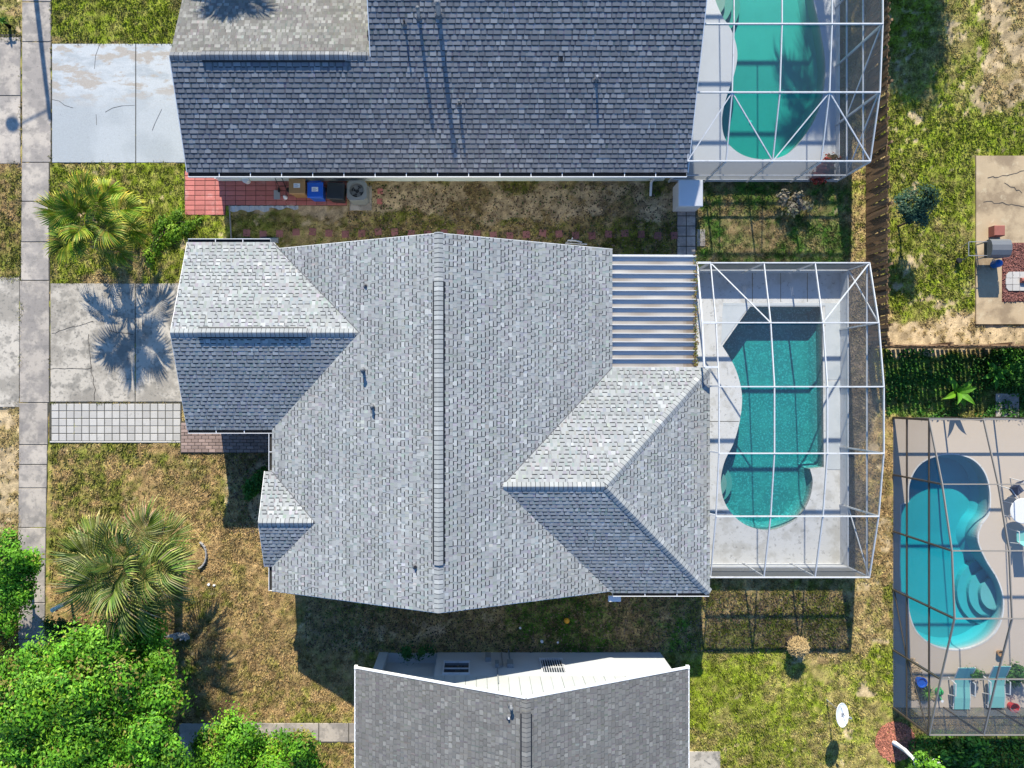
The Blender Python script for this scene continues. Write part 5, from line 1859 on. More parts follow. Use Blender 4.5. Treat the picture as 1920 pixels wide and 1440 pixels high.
tree('leafy_shrub', 'bare pale leaved shrub in the shade below the upper cage', G(1482, 385), blobs([(1475, 375, 0.4), (1500, 370, 0.35), (1488, 395, 0.4), (1512, 385, 0.25)], (0.15, 0.45), 15), 700, 0.16, [(0.36, 0.31, 0.22), (0.28, 0.24, 0.18), (0.20, 0.2, 0.12)], 15, 0.03, 0.12, cat='shrub')
tree('croton_shrub', 'red leaved shrub in the lower corner of the upper cage', G(1548, 322), blobs([(1548, 318, 0.35), (1535, 328, 0.3), (1556, 300, 0.25)], (0.25, 0.6), 16), 1100, 0.16, [(0.35, 0.05, 0.03), (0.22, 0.05, 0.04), (0.12, 0.09, 0.04)], 16, 0.03, 0.15, cat='shrub')
tree('leafy_tree', 'tree standing beyond the top right fence', (16.9, 22.6, 0), [(16.9, 22.6, 5.2, 1.5), (16.2, 23.4, 4.6, 1.2), (17.6, 22.0, 4.4, 1.2), (17.0, 21.6, 4.9, 1.0), (17.4, 24.0, 5.0, 1.2)], 16000, 0.16, GREENS, 17, 0.2, 2.5)
for (x, y, n_, r_, lab) in ((1908, 1262, 1500, 0.45, 'green potted bush at the right edge of the dark framed cage'), (1823, 1262, 700, 0.28, 'small dark plant between the two teal loungers')):
    tree('leafy_shrub', lab, G(x, y), blobs([(x, y, r_), (x + 8, y + 6, r_ * 0.8)], (0.25, 0.6), x), n_, 0.1, [(0.04, 0.14, 0.025), (0.07, 0.19, 0.03)], x, 0.03, 0.15, cat='shrub')
# hanging greenery over the lower house alcove
tree('leafy_shrub', 'spindly green shrub before the blue shaded alcove of the lower house', G(775, 1222), blobs([(765, 1226, 0.28), (790, 1224, 0.28), (805, 1220, 0.2)], (0.3, 0.8), 18), 420, 0.13, [(0.04, 0.13, 0.03), (0.06, 0.16, 0.03)], 18, 0.02, 0.2, cat='shrub')


def frond_mesh(rng, pet, blade, nl, tones, droop):
    """one fan leaf: stalk along +x running on as a curved rib, with narrow leaflets spread along it like a fan"""
    mb = MB()

    def rib(t):                      # t 0..1 over stalk, 1..2 along the rib
        if t <= 1:
            return Vector((pet * t, 0, 0.10 * pet * math.sin(t * 1.6)))
        u = t - 1
        return Vector((pet + blade * 0.55 * (u - 0.16 * u * u), 0, 0.10 * pet - droop * blade * 0.55 * u * u))
    mb.tube([rib(t) for t in (0, 0.5, 1.0, 1.4, 1.8)], [0.028, 0.022, 0.017, 0.011, 0.005], 5, (0.20, 0.24, 0.06), cap=False)
    for i in range(nl):
        side = 1 if i % 2 else -1
        f = (i // 2) / (nl // 2 - 1)                 # 0 base .. 1 tip
        a = side * (2.2 - 2.05 * f ** 0.85)
        b0 = rib(1.0 + 0.92 * f)
        L = blade * (0.50 + 0.34 * math.sin(math.pi * (0.15 + 0.6 * f))) * rng.uniform(0.88, 1.08)
        wd = 0.034 * rng.uniform(0.85, 1.15)
        d = Vector((math.cos(a), math.sin(a), 0.30 - 0.25 * f))
        d.normalize()
        s = Vector((0, 0, 1)).cross(d).normalized()
        dr = (droop * 0.7 + 0.12) * rng.uniform(0.6, 1.4)
        p1 = b0 + d * L * 0.45
        p2 = b0 + d * L * 0.8 + Vector((0, 0, -dr * 0.32 * L))
        p3 = b0 + d * L * 1.0 + Vector((0, 0, -dr * 0.8 * L))
        fold = Vector((0, 0, wd * 0.8))
        c = tones[rng.integers(0, len(tones))]
        c = tuple(x * rng.uniform(0.8, 1.2) for x in c)
        tip = tuple(x * k for x, k in zip(c, (1.9, 1.5, 1.6)))
        mb.face([b0, p1 - s * wd + fold, p1], c)
        mb.face([b0, p1, p1 + s * wd + fold], c)
        mb.face([p1 - s * wd + fold, p2 - s * wd * 0.6, p2, p1], c)
        mb.face([p1, p2, p2 + s * wd * 0.6, p1 + s * wd + fold], c)
        mb.face([p2 - s * wd * 0.6, p3, p2 + s * wd * 0.6], tip)
    return mb.mesh('frond', M['palm_leaf'])


def palm(label, base, top, n, pet, blade, tones, dead, seed, trunk_r=0.17, low=-0.75):
    rng = np.random.default_rng(seed)
    base, top = Vector(base), Vector(top)
    root = thing('palm_tree', base, label, 'palm tree')
    seg = 12
    pts = [base.lerp(top, i / seg) + Vector((0, 0, -0.05 if i == 0 else 0)) for i in range(seg + 1)]
    MB().tube(pts, [trunk_r * (1.15 - 0.2 * i / seg + (0.05 if i % 2 else 0)) for i in range(seg + 1)], 10).build('trunk', M['bark'], root, smooth=True)
    # leaf-base boots
    mb = MB()
    for i in range(16):
        a = i * 2.4
        p = top + Vector((0, 0, -0.5 + 0.03 * i))
        mb.bar(p, p + Vector((math.cos(a) * 0.3, math.sin(a) * 0.3, 0.25)), 0.07, 0.025)
    mb.build('boot', M['bark'], root)
    vs_ = [frond_mesh(rng, pet * k, blade * k2, 46, tones, dr) for k, k2, dr in ((1, 1, 0.35), (0.85, 1.05, 0.6), (1.1, 0.95, 0.8), (0.9, 0.95, 0.2))]
    old = [frond_mesh(rng, pet * 0.9, blade * 0.8, 34, dead, 1.1)]
    for i in range(n):
        t = i / n
        az = i * 2.39996 + rng.uniform(-0.4, 0.4)
        el = math.pi / 2 * 0.85 * (1 - t) ** 1.3 + low * t
        me = vs_[int(rng.integers(0, 4))] if t < 0.86 else old[0]
        o = place('frond', me, top + Vector((0, 0, -0.12 * t)), root)
        o.rotation_euler = (rng.uniform(-0.5, 0.5), -el, az)
        o.scale = (1, 1, 1) if t > 0.15 else (0.85, 0.85, 0.85)
    return root


PT1 = [(0.17, 0.24, 0.015), (0.22, 0.27, 0.02), (0.115, 0.20, 0.015), (0.29, 0.30, 0.04)]
PT2 = [(0.135, 0.185, 0.03), (0.175, 0.215, 0.05), (0.09, 0.145, 0.025), (0.26, 0.27, 0.09)]
DEAD = [(0.26, 0.19, 0.10), (0.2, 0.14, 0.08), (0.32, 0.25, 0.15)]
pt = G(172, 415, 2.15)
palm('yellow green fan palm beside the driveway with its shadow across the concrete', (pt.x - 0.0, pt.y - 0.02, 0), pt, 16, 0.82, 1.15, PT1, DEAD, 31)
pt = G(246, 1060, 3.0)
palm('broad olive green fan palm in the brown front lawn', (pt.x + 0.55, pt.y - 0.1, 0), pt, 21, 1.12, 1.5, PT2, DEAD, 32, low=-0.45)
palm('tall fan palm above the top edge shading the upper roof', (-9.9, 21.2, 0), (-9.9, 21.2, 6.3), 24, 0.8, 1.1, PT1, DEAD, 33)
palm('tall fan palm above the top edge shading the green pool', (13.4, 23.5, 0), (13.4, 23.5, 6.2), 22, 0.85, 1.3, PT1, DEAD, 34)


def broad_plant(label, base, n, L, wd, tones, seed, el=(0.2, 1.0)):
    """banana like plant: long paddle leaves, each a part"""
    rnd = random.Random(seed)
    root = thing('banana_plant', base, label, 'plant')
    for i in range(n):
        mb = MB()
        c = rnd.choice(tones)
        l = L * rnd.uniform(0.75, 1.1)
        pr = None
        for s in range(7):
            t = s / 6
            w_ = wd * math.sin(math.pi * min(1, 0.12 + 0.88 * t)) * (1 if t < 0.98 else 0.2)
            z = 0.55 * l * t - 0.75 * l * t * t
            q = [Vector((l * t, -w_, z + 0.03)), Vector((l * t, 0, z)), Vector((l * t, w_, z + 0.03))]
            if pr:
                mb.face([pr[0], q[0], q[1], pr[1]], c)
                mb.face([pr[1], q[1], q[2], pr[2]], c)
            pr = q
        me = mb.mesh('leaf', M['leaf'])
        o = place('leaf', me, Vector(base) + Vector((0, 0, 0.35)), root)
        o.rotation_euler = (0, -rnd.uniform(*el), i * 2.4 + rnd.uniform(-0.3, 0.3))
    MB().tube([Vector(base) - Vector((0, 0, 0.05)), Vector(base) + Vector((0, 0, 0.4))], [0.08, 0.05], 8).build('stem', M['leaf'], root)
    return root


broad_plant('bright green banana plant beside the striped fence shade', G(1782, 735), 9, 0.85, 0.13, [(0.16, 0.36, 0.02), (0.10, 0.26, 0.02)], 3)
broad_plant('dark green broad leaved plant right of the white trunk tree', G(1822, 1408), 8, 0.8, 0.11, [(0.05, 0.2, 0.02), (0.07, 0.25, 0.03)], 4)
broad_plant('green broad leaved plant in the corner shrubs right of the banana plant', G(1850, 700), 8, 0.7, 0.11, [(0.06, 0.2, 0.02), (0.08, 0.25, 0.02)], 5)
broad_plant('leafy weed clump at the left edge of the top lawn', G(18, 50), 7, 0.28, 0.05, [(0.07, 0.17, 0.02)], 6)

# low green plants in the fence's shade: nobody could count them
rg2 = np.random.default_rng(77)
nn_ = 6500
q = np.stack([rg2.uniform(GX(1660), GX(1990), nn_), rg2.uniform(GY(782), GY(655), nn_)], 1)
keepq = fbm(q[:, 0], q[:, 1], 0.6, 5, 3) > 0.42
q = q[keepq]
q = np.concatenate([q, np.stack([rg2.uniform(GX(1700), GX(1990), 5000), rg2.uniform(-16.8, GY(1384), 5000)], 1)])
P = np.stack([q[:, 0], q[:, 1], rg2.uniform(0.02, 0.16, len(q))], 1)
Nn = rg2.normal(size=(len(q), 3)) * 0.5 + np.array([0, 0, 1])
Nn /= np.linalg.norm(Nn, axis=1, keepdims=True)
tc = np.array([(0.035, 0.12, 0.015), (0.05, 0.16, 0.02), (0.025, 0.085, 0.012)])[rg2.integers(0, 3, len(q))]
place('ground_cover', leaves_mesh('ground_cover', P, Nn, rg2.uniform(0.08, 0.18, len(q)), tc, rg2), (0, 0, 0), None, 'dense dark green ground cover plants behind the edge on fence', 'ground cover', kind='stuff')

# dry leaves and twigs in the side yards
nn_ = 9000
q = np.stack([rg2.uniform(GX(572), GX(1590), nn_), rg2.uniform(GY(1222), GY(1112), nn_)], 1)
q2 = np.stack([rg2.uniform(GX(650), GX(1265), 4000), rg2.uniform(GY(475), GY(345), 4000)], 1)
q3 = np.stack([rg2.uniform(GX(425), GX(505), 700), rg2.uniform(GY(1000), GY(850), 700)], 1)
q = np.concatenate([q, q2, q3])
P = np.stack([q[:, 0], q[:, 1], rg2.uniform(0.025, 0.06, len(q))], 1)
Nn = rg2.normal(size=(len(q), 3)) * 0.45 + np.array([0, 0, 1])
Nn /= np.linalg.norm(Nn, axis=1, keepdims=True)
tc = np.array([(0.20, 0.13, 0.08), (0.12, 0.08, 0.055), (0.30, 0.22, 0.15), (0.05, 0.10, 0.025), (0.08, 0.06, 0.045)])[rg2.integers(0, 5, len(q))]
place('leaf_litter', leaves_mesh('leaf_litter', P, Nn, rg2.uniform(0.05, 0.12, len(q)), tc, rg2, 0.6), (0, 0, 0), None, 'dry brown leaf litter strewn over the side yards', 'leaf litter', kind='stuff')

# ------------------------------------------------------------------ yard things
def wheelie_bin(label, px, py, z, body, lid, wx=0.58, wy=0.62, sticker=True, rot=0.0, h=1.0):
    c = G(px, py, h)
    root = thing('wheelie_bin', (c.x, c.y, 0), label, 'bin')
    root.rotation_euler[2] = rot
    X, Y = c.x, c.y
    mb = MB()
    n = len(mb.v)
    lo, hi = 0.78, 1.0
    ring = []
    for (k, zz) in ((lo, 0.06), (hi * 0.96, h - 0.08), (hi, h - 0.08), (hi, h - 0.03)):
        ring.append([(X - wx / 2 * k, Y - wy / 2 * k, zz), (X + wx / 2 * k, Y - wy / 2 * k, zz), (X + wx / 2 * k, Y + wy / 2 * k, zz), (X - wx / 2 * k, Y + wy / 2 * k, zz)])
    for a, b in zip(ring[:-1], ring[1:]):
        for i in range(4):
            j = (i + 1) % 4
            mb.face([a[i], a[j], b[j], b[i]])
    mb.face(ring[0][::-1])
    mb.build('body', body, root)
    l = MB()
    r1 = [(X - wx / 2 - 0.02, Y - wy / 2 - 0.03, h - 0.03), (X + wx / 2 + 0.02, Y - wy / 2 - 0.03, h - 0.03), (X + wx / 2 + 0.02, Y + wy / 2 + 0.02, h - 0.03), (X - wx / 2 - 0.02, Y + wy / 2 + 0.02, h - 0.03)]
    r2 = [(a[0], a[1], h + 0.005) for a in r1]
    r3 = [(X + (a[0] - X) * 0.9, Y + (a[1] - Y) * 0.9, h + 0.035) for a in r1]
    r4 = [(X + (a[0] - X) * 0.6, Y + (a[1] - Y) * 0.62, h + 0.045) for a in r1]
    for a, b in ((r1, r2), (r2, r3), (r3, r4)):
        for i in range(4):
            j = (i + 1) % 4
            l.face([a[i], a[j], b[j], b[i]])
    l.face(r4)
    ld = l.build('lid', lid, root)
    if sticker:
        MB().box(X - 0.13, X + 0.13, Y - 0.08, Y + 0.10, h + 0.046, h + 0.05).build('sticker', M['label_white'], ld)
        for (a, b) in ((0.05, 0.018), (0.0, 0.014), (-0.04, 0.014)):
            MB().box(X - 0.1, X + 0.08 - abs(a), Y + a - b / 2, Y + a + b / 2, h + 0.051, h + 0.0525).build('print', M['label_ink'], ld)
    MB().tube([(X - wx / 2 + 0.06, Y + wy / 2 + 0.06, h - 0.02), (X + wx / 2 - 0.06, Y + wy / 2 + 0.06, h - 0.02)], 0.018, 6).build('handle', body, root)
    for s in (-1, 1):
        MB().tube([(X + s * (wx / 2 - 0.1), Y + wy / 2 - 0.05, 0.12), (X + s * (wx / 2 - 0.03), Y + wy / 2 - 0.05, 0.12)], 0.11, 12).build('wheel', M['dark'], root)
    return root


wheelie_bin('brown wheelie bin with white sticker, leftmost of the three bins', 557, 349, 1.0, M['plastic_brown'], M['plastic_brown'], 0.62, 0.58)
wheelie_bin('blue wheelie bin with white sticker between the brown and black bins', 591, 356, 1.0, M['plastic_blue'], M['plastic_blue'], 0.60, 0.58)
wheelie_bin('black wheelie bin beside the air conditioner', 629, 358, 1.0, M['plastic_black'], M['plastic_black'], 0.66, 0.62, False, -0.08)
# air conditioner on its pad
c = G(669, 357, 0.8)
ac = thing('air_conditioner', (c.x, c.y, 0), 'grey air conditioner unit with round fan, on a concrete pad', 'air conditioner')
mb = MB()
s, ch = 0.40, 0.12
oct_ = [(c.x - s + ch, c.y - s), (c.x + s - ch, c.y - s), (c.x + s, c.y - s + ch), (c.x + s, c.y + s - ch), (c.x + s - ch, c.y + s), (c.x - s + ch, c.y + s), (c.x - s, c.y + s - ch), (c.x - s, c.y - s + ch)]
hole = [(c.x + 0.29 * math.cos(2 * math.pi * i / 24), c.y + 0.29 * math.sin(2 * math.pi * i / 24)) for i in range(24)]
holed(mb, oct_, hole, 0.82)
for i in range(8):
    a, b = oct_[i], oct_[(i + 1) % 8]
    mb.face([(a[0], a[1], 0.06), (b[0], b[1], 0.06), (b[0], b[1], 0.82), (a[0], a[1], 0.82)])
for i in range(24):
    a, b = hole[i], hole[(i + 1) % 24]
    mb.face([(a[0], a[1], 0.82), (b[0], b[1], 0.82), (b[0], b[1], 0.5), (a[0], a[1], 0.5)])
mb.build('housing', M['ac_metal'], ac)
MB().lathe((c.x, c.y, 0.5), [(0.29, 0.0), (0.28, 0.01)], 24).build('fan_well', M['ac_dark'], ac)
for i in range(4):
    a = i * math.pi / 2 + 0.3
    mb = MB()
    d, e = Vector((math.cos(a), math.sin(a), 0)), Vector((-math.sin(a), math.cos(a), 0))
    o_ = Vector((c.x, c.y, 0.62))
    mb.face([o_ + d * 0.06 - e * 0.04, o_ + d * 0.26 - e * 0.1, o_ + d * 0.26 + e * 0.1 + Vector((0, 0, 0.06)), o_ + d * 0.06 + e * 0.05 + Vector((0, 0, 0.04))])
    mb.build('fan_blade', M['ac_metal'], ac)
MB().lathe((c.x, c.y, 0.6), [(0.07, 0.0), (0.08, 0.06), (0.04, 0.1)], 12).build('fan_hub', M['ac_dark'], ac)
gr = MB()
for r_ in (0.13, 0.21, 0.29):
    pts = [(c.x + r_ * math.cos(2 * math.pi * i / 24), c.y + r_ * math.sin(2 * math.pi * i / 24), 0.83) for i in range(25)]
    gr.tube(pts, 0.007, 4, cap=False)
gr.build('fan_guard', M['ac_metal'], ac)
MB().slab(c.x - 0.42, c.x + 0.5, c.y - 0.62, c.y + 0.4, -0.05, 0.06).build('pad', M['concrete'], ac)
MB().tube([(c.x + 0.2, c.y + 0.42, 0.4), (c.x + 0.35, c.y + 0.55, 0.6), (c.x + 0.9, c.y + 0.62, 1.1)], 0.02, 6).build('pipe', M['alu_white'], ac)
# hand truck leaning on the wall
c = G(533, 352)
ht = thing('hand_truck', (c.x, c.y, 0), 'black hand truck with flat grey plate left of the brown bin', 'hand truck')
for s in (-1, 1):
    MB().tube([(c.x + 0.14 * s, c.y - 0.15, 0.06), (c.x + 0.14 * s, c.y + 0.22, 1.1)], 0.016, 6).build('rail', M['dark'], ht)
    MB().tube([(c.x + 0.17 * s, c.y - 0.12, 0.12), (c.x + 0.22 * s, c.y - 0.12, 0.12)], 0.1, 12).build('wheel', M['dark'], ht)
for t in (0.3, 0.6, 1.0):
    MB().tube([(c.x - 0.14, c.y - 0.15 + 0.37 * t, 0.06 + 1.04 * t), (c.x + 0.14, c.y - 0.15 + 0.37 * t, 0.06 + 1.04 * t)], 0.014, 6).build('crossbar', M['dark'], ht)
MB().box(c.x - 0.42, c.x - 0.16, c.y - 0.5, c.y - 0.12, 0.04, 0.065).build('plate', M['steel'], ht)
# meter cabinet and green board at the wall
c = G(425, 334)
mc = thing('bench', (c.x, c.y, 0), 'small white bench against the wall at the head of the red pavers', 'bench')
MB().box(c.x - 0.36, c.x + 0.34, c.y - 0.14, c.y + 0.16, 0.40, 0.45).build('seat', M['lid_white'], mc)
for sx in (-0.3, 0.28):
    MB().box(c.x + sx - 0.03, c.x + sx + 0.03, c.y - 0.13, c.y + 0.15, 0.03, 0.40).build('leg', M['lid_white'], mc)
c = G(458, 336)
gb = MB()
gb.bar((c.x, c.y - 0.02, 0.05), (c.x, c.y + 0.13, 0.85), 0.5, 0.03)
gb.build('board', M['plastic_green'], None, 'green board leaning on the wall beside the white bench', 'board', origin=(c.x, c.y, 0))
c = G(465, 338)
MB().lathe((c.x, c.y - 0.05, 0.04), [(0.13, 0.0), (0.16, 0.3), (0.15, 0.32)], 14).build('white_bucket', M['lid_white'], None, 'white bucket in front of the green board', 'bucket', origin=(c.x, c.y, 0))
# little ornaments by the hand truck
c = G(537, 372)
MB().lathe((c.x, c.y, 0.035), [(0.06, 0), (0.09, 0.1), (0.03, 0.2), (0.06, 0.28), (0.01, 0.33)], 10).build('garden_ornament', M['lid_white'], None, 'small white garden ornament below the hand truck', 'ornament', origin=(c.x, c.y, 0))
# plastic sheeting edge below the red pavers
mb = MB()
nx_ = 40
for i in range(nx_):
    xa, xb = 432 + i * 3.2, 432 + (i + 1) * 3.2
    f = lambda t: 0.03 + 0.035 * abs(math.sin(t * 0.6)) + 0.02 * math.sin(t * 2.1)
    ya, yb = 396 + 2.2 * math.sin(i * 0.7), 396 + 2.2 * math.sin((i + 1) * 0.7)
    if i > 22:
        ya, yb = ya - 4, yb - 4
    A, B, C_, D = G(xa, 386.5), G(xb, 386.5), G(xb, yb), G(xa, ya)
    A.z, B.z, C_.z, D.z = f(i), f(i + 1), f(i + 2), f(i + 1) + 0.01
    mb.face([A, B, C_, D])
mb.build('plastic_sheet', M['concrete_painted'], None, 'crumpled grey plastic sheet along the edge of the red pavers', 'plastic sheet', origin=G(490, 392))
# property line board
MB().bar(G(431, 386) + Vector((0, 0, 0.05)), G(435, 452) + Vector((0, 0, 0.05)), 0.04, 0.1).build('edging_board', M['wood_grey'], None, 'thin pale edging board beside the lawn below the red pavers', 'edging', origin=G(433, 420))
# storage box
c0, c1_ = G(1272, 387, 1.0), G(1318, 339, 1.0)
sb = thing('storage_box', ((c0.x + c1_.x) / 2, (c0.y + c1_.y) / 2, 0), 'white storage box with flat lid against the upper cage wall', 'storage box')
MB().box(c0.x + 0.03, c1_.x - 0.03, c0.y + 0.03, min(c1_.y, 8.7), 0.02, 0.95).build('body', M['lid_white'], sb)
MB().slab(c0.x, c1_.x, c0.y, min(c1_.y + 0.03, 8.73), 0.952, 1.02, 0.02).build('lid', M['lid_white'], sb)
# hose bib pipes by the roof edge
c = G(1072, 455)
pp = MB()
pp.tube([(c.x - 0.2, c.y, 0.0), (c.x - 0.2, c.y, 0.45), (c.x + 0.1, c.y - 0.02, 0.5), (c.x + 0.35, c.y - 0.05, 0.35), (c.x + 0.35, c.y - 0.05, 0.0)], 0.035, 8)
pp.tube([(c.x - 0.05, c.y + 0.06, 0.0), (c.x - 0.05, c.y + 0.06, 0.6)], 0.03, 8)
pp.tube([(c.x - 0.3, c.y - 0.08, 0.3), (c.x + 0.6, c.y - 0.12, 0.25)], 0.03, 8)
pp.build('water_pipe', M['alu_white'], None, 'white water pipes standing at the edge of the light grey roof', 'pipe', origin=(c.x, c.y, 0))
# items against the garage wall
for (x, y, m_, lab) in ((457, 452, 'paver', 'tan board lying against the garage gutter'), (506, 451, 'ac_metal', 'grey tub behind the garage gutter')):
    c = G(x, y)
    MB().slab(c.x - 0.38, c.x + 0.38, c.y - 0.12, c.y + 0.09, 0.02, 0.16, 0.03).build('board' if m_ == 'paver' else 'tub', M[m_], None, lab, 'board' if m_ == 'paver' else 'tub', origin=(c.x, c.y, 0))

# ---- front yard
c = G(106, 1140, 1.1)
mx = thing('mailbox', (c.x, c.y, 0), 'pale rounded mailbox on a post beside the lower sidewalk', 'mailbox')
mb = MB()
prof = [(-0.09, 0.0), (0.09, 0.0), (0.09, 0.10)] + [(0.09 * math.cos(t), 0.10 + 0.09 * math.sin(t)) for t in (0.5, 1.0, 1.57, 2.1, 2.6)] + [(-0.09, 0.10)]
d = Vector((-0.86, -0.45, 0)).normalized(); e = Vector((-d.y, d.x, 0))
fr = [c + d * 0.22 + e * a + Vector((0, 0, b - 0.1)) for a, b in prof]
bk = [c - d * 0.22 + e * a + Vector((0, 0, b - 0.1)) for a, b in prof]
mb.face(fr); mb.face(bk[::-1])
for i in range(len(prof)):
    j = (i + 1) % len(prof)
    mb.face([fr[i], fr[j], bk[j], bk[i]])
mb.build('box', M['stucco_green'], mx)
MB().box(c.x - 0.05, c.x + 0.05, c.y - 0.05, c.y + 0.05, -0.05, 1.0).build('post', M['wood_grey'], mx)
MB().bar(c + e * 0.1 + Vector((0, 0, -0.02)), c + e * 0.1 + Vector((0, 0, 0.12)), 0.015, 0.04).build('flag', M['plastic_red'], mx)
# scalloped edging right of the palm
sc_ = thing('scalloped_edging', G(386, 1040), 'curved grey scalloped edging beside the broad palm', 'edging')
for i in range(9):
    a = -1.0 + 2.1 * i / 8
    p = G(368 + 20 * math.cos(a), 1040 + 26 * math.sin(a))
    t = Vector((math.sin(a), math.cos(a) * 1.0, 0))
    mb = MB()
    mb.bar(p - t * 0.085 + Vector((0, 0, 0.05)), p + t * 0.085 + Vector((0, 0, 0.05)), 0.06, 0.12)
    mb.tube([p - t * 0.08 + Vector((0, 0, 0.11)), p + t * 0.08 + Vector((0, 0, 0.11))], 0.035, 6)
    mb.build('edging_block', M['driftwood'], sc_)
# bleached stump and dead wood below the palm
st = thing('dead_stump', G(338, 1188), 'bleached grey broken stump below the broad palm', 'stump')
rr = random.Random(5)
for i in range(7):
    p = G(328 + i * 4, 1196 - 3 * (i % 3))
    mb = MB()
    q = p + Vector((rr.uniform(-0.45, 0.45), rr.uniform(-0.2, 0.35), rr.uniform(0.15, 0.45)))
    mb.tube([p + Vector((0, 0, -0.05)), p.lerp(q, 0.5) + Vector((0.05, 0.03, 0.08)), q], [0.11, 0.08, 0.03], 7)
    mb.build('root', M['driftwood'], st)
for (x, y, s) in ((392, 1095, 0.06), (402, 1097, 0.045), (1016, 1202, 0.08), (1046, 1204, 0.055), (975, 1177, 0.05)):
    c = G(x, y)
    MB().prism([(c.x + s * math.cos(a) * (0.7 + 0.5 * rr.random()), c.y + s * math.sin(a) * (0.7 + 0.5 * rr.random())) for a in (0, 1.1, 2.2, 3.3, 4.4, 5.4)], 0.0, 0.06).build('paper_scrap', M['label_white'], None, 'small white scrap of litter lying in the grass', 'litter', 'white scraps in the grass', origin=(c.x, c.y, 0))
c = G(1062, 1162)
MB().lathe((c.x, c.y, 0.02), [(0.04, 0.0), (0.10, 0.04), (0.12, 0.11), (0.10, 0.18), (0.03, 0.22)], 12).build('yellow_ball', M['plastic_yellow'], None, 'yellow ball lying in the lower side yard', 'ball', smooth=True, origin=(c.x, c.y, 0))
# splash block of the lower gutter
c = G(1152, 1117, 2.3)
MB().box(c.x - 0.24, c.x + 0.24, EYS - 0.42, EYS - 0.2, 2.28, 2.36).build('flood_light', M['lid_white'], house)

# ---- street lamp above the top edge: its shadow lies on the sidewalk
c = Vector((GX(43), GY(-215), 0))
slp = thing('street_lamp', c, 'street lamp on a grey pole beyond the upper end of the sidewalk', 'street lamp')
zt_ = 6.15
MB().tube([c, c + Vector((0, 0, zt_))], [0.12, 0.09], 10).build('pole', M['concrete'], slp)
arm = c + Vector((-1.55, -0.45, zt_ - 0.05))
MB().tube([c + Vector((0, 0, zt_ - 0.25)), arm], 0.035, 8).build('arm', M['steel'], slp)
MB().lathe((arm.x, arm.y, arm.z - 0.1), [(0.1, -0.12), (0.20, -0.08), (0.22, 0.0), (0.18, 0.1), (0.06, 0.14)], 14, sx=1.3).build('lamp_head', M['ac_metal'], slp)

# ---- lower right lawn
c = G(1577, 1340, 1.35)
sd = thing('satellite_dish', (GX(1548), GY(1308), 0), 'white satellite dish on a thin pole in the lower right lawn', 'satellite dish')
b_ = Vector((GX(1550), GY(1312), 0))
MB().tube([b_, Vector((b_.x, b_.y, 1.2)), Vector((b_.x + 0.12, b_.y - 0.06, 1.32))], 0.028, 8).build('pole', M['steel'], sd)
nrm = Vector((0.42, 0.08, 0.9)).normalized()
a_ = nrm.cross(Vector((0, 1, 0))).normalized()
b2 = nrm.cross(a_).normalized()
mb = MB()
rings = []
cc = Vector((c.x, c.y, 1.35))
for r_ in (0.0, 0.12, 0.22, 0.3, 0.345, 0.35):
    zz = 0.55 * r_ * r_ + (0.0 if r_ < 0.35 else -0.012)
    rings.append([cc + a_ * (r_ * 1.0 * math.cos(t * math.pi / 14)) + b2 * (r_ * 1.36 * math.sin(t * math.pi / 14)) + nrm * zz for t in range(28)])
for ra, rb in zip(rings[:-1], rings[1:]):
    for i in range(28):
        j = (i + 1) % 28
        mb.face([ra[i], ra[j], rb[j], rb[i]] if ra is not rings[0] else [ra[0], rb[j], rb[i]])
mb.build('reflector', M['dish'], sd, smooth=True)
MB().tube([cc - b2 * 0.40, cc + nrm * 0.42 + b2 * 0.05], 0.014, 6).build('feed_arm', M['steel'], sd)
MB().bar(cc + nrm * 0.38, cc + nrm * 0.47, 0.07, 0.07).build('receiver', M['ac_metal'], sd)
MB().bar(Vector((b_.x + 0.08, b_.y - 0.06, 1.22)), cc - nrm * 0.02, 0.14, 0.12).build('bracket', M['steel'], sd)
# dry grass clump
c = G(1484, 1203)
dg = thing('dry_grass_clump', c, 'straw coloured dead grass clump on a low stump in the lower right lawn', 'grass clump')
rr = np.random.default_rng(8)
mb = MB()
for i in range(620):
    a = rr.uniform(0, 6.283); r_ = 0.42 * math.sqrt(rr.uniform(0, 1))
    p = c + Vector((r_ * math.cos(a), r_ * math.sin(a), 0.62 + 0.25 * (1 - (r_ / 0.42) ** 2) + rr.uniform(-0.05, 0.05)))
    a2 = rr.uniform(0, 6.283)
    d = Vector((math.cos(a2), math.sin(a2), rr.uniform(-0.5, 0.35))) * rr.uniform(0.1, 0.2)
    k = rr.uniform(0.6, 1.25)
    mb.bar(p - d * 0.5, p + d * 0.5, 0.016, 0.01, (0.50 * k, 0.36 * k, 0.17 * k))
mb.build('dry_blades', M['straw'], dg)
MB().tube([c + Vector((0, 0, -0.05)), c + Vector((0, 0, 0.66))], [0.26, 0.34], 10).build('stump', M['bark'], dg)
# mulch ring round the white trunk
mr = MB()
c = G(1678, 1390)
for i in range(1800):
    a = rr.uniform(0, 6.283); r_ = 0.82 * math.sqrt(rr.uniform(0, 1))
    p = Vector((c.x + r_ * math.cos(a), c.y + r_ * math.sin(a), 0.03 + rr.uniform(0, 0.03)))
    d = Vector((rr.normal(), rr.normal(), rr.normal() * 0.2)).normalized() * rr.uniform(0.03, 0.06)
    s = Vector((-d.y, d.x, 0)).normalized() * 0.018
    k = rr.uniform(0.5, 1.5)
    mr.face([p - d - s, p + d - s, p + d + s, p - d + s], (0.40 * k, 0.15 * k, 0.095 * k))
mr.lathe((c.x, c.y, 0.0), [(0.86, -0.02), (0.80, 0.03), (0.1, 0.035)], 26, (0.33, 0.12, 0.075))
mr.build('mulch_ring', M['mulch_red'], None, 'round bed of red mulch under the white trunk tree', 'mulch bed', kind='stuff', origin=c)

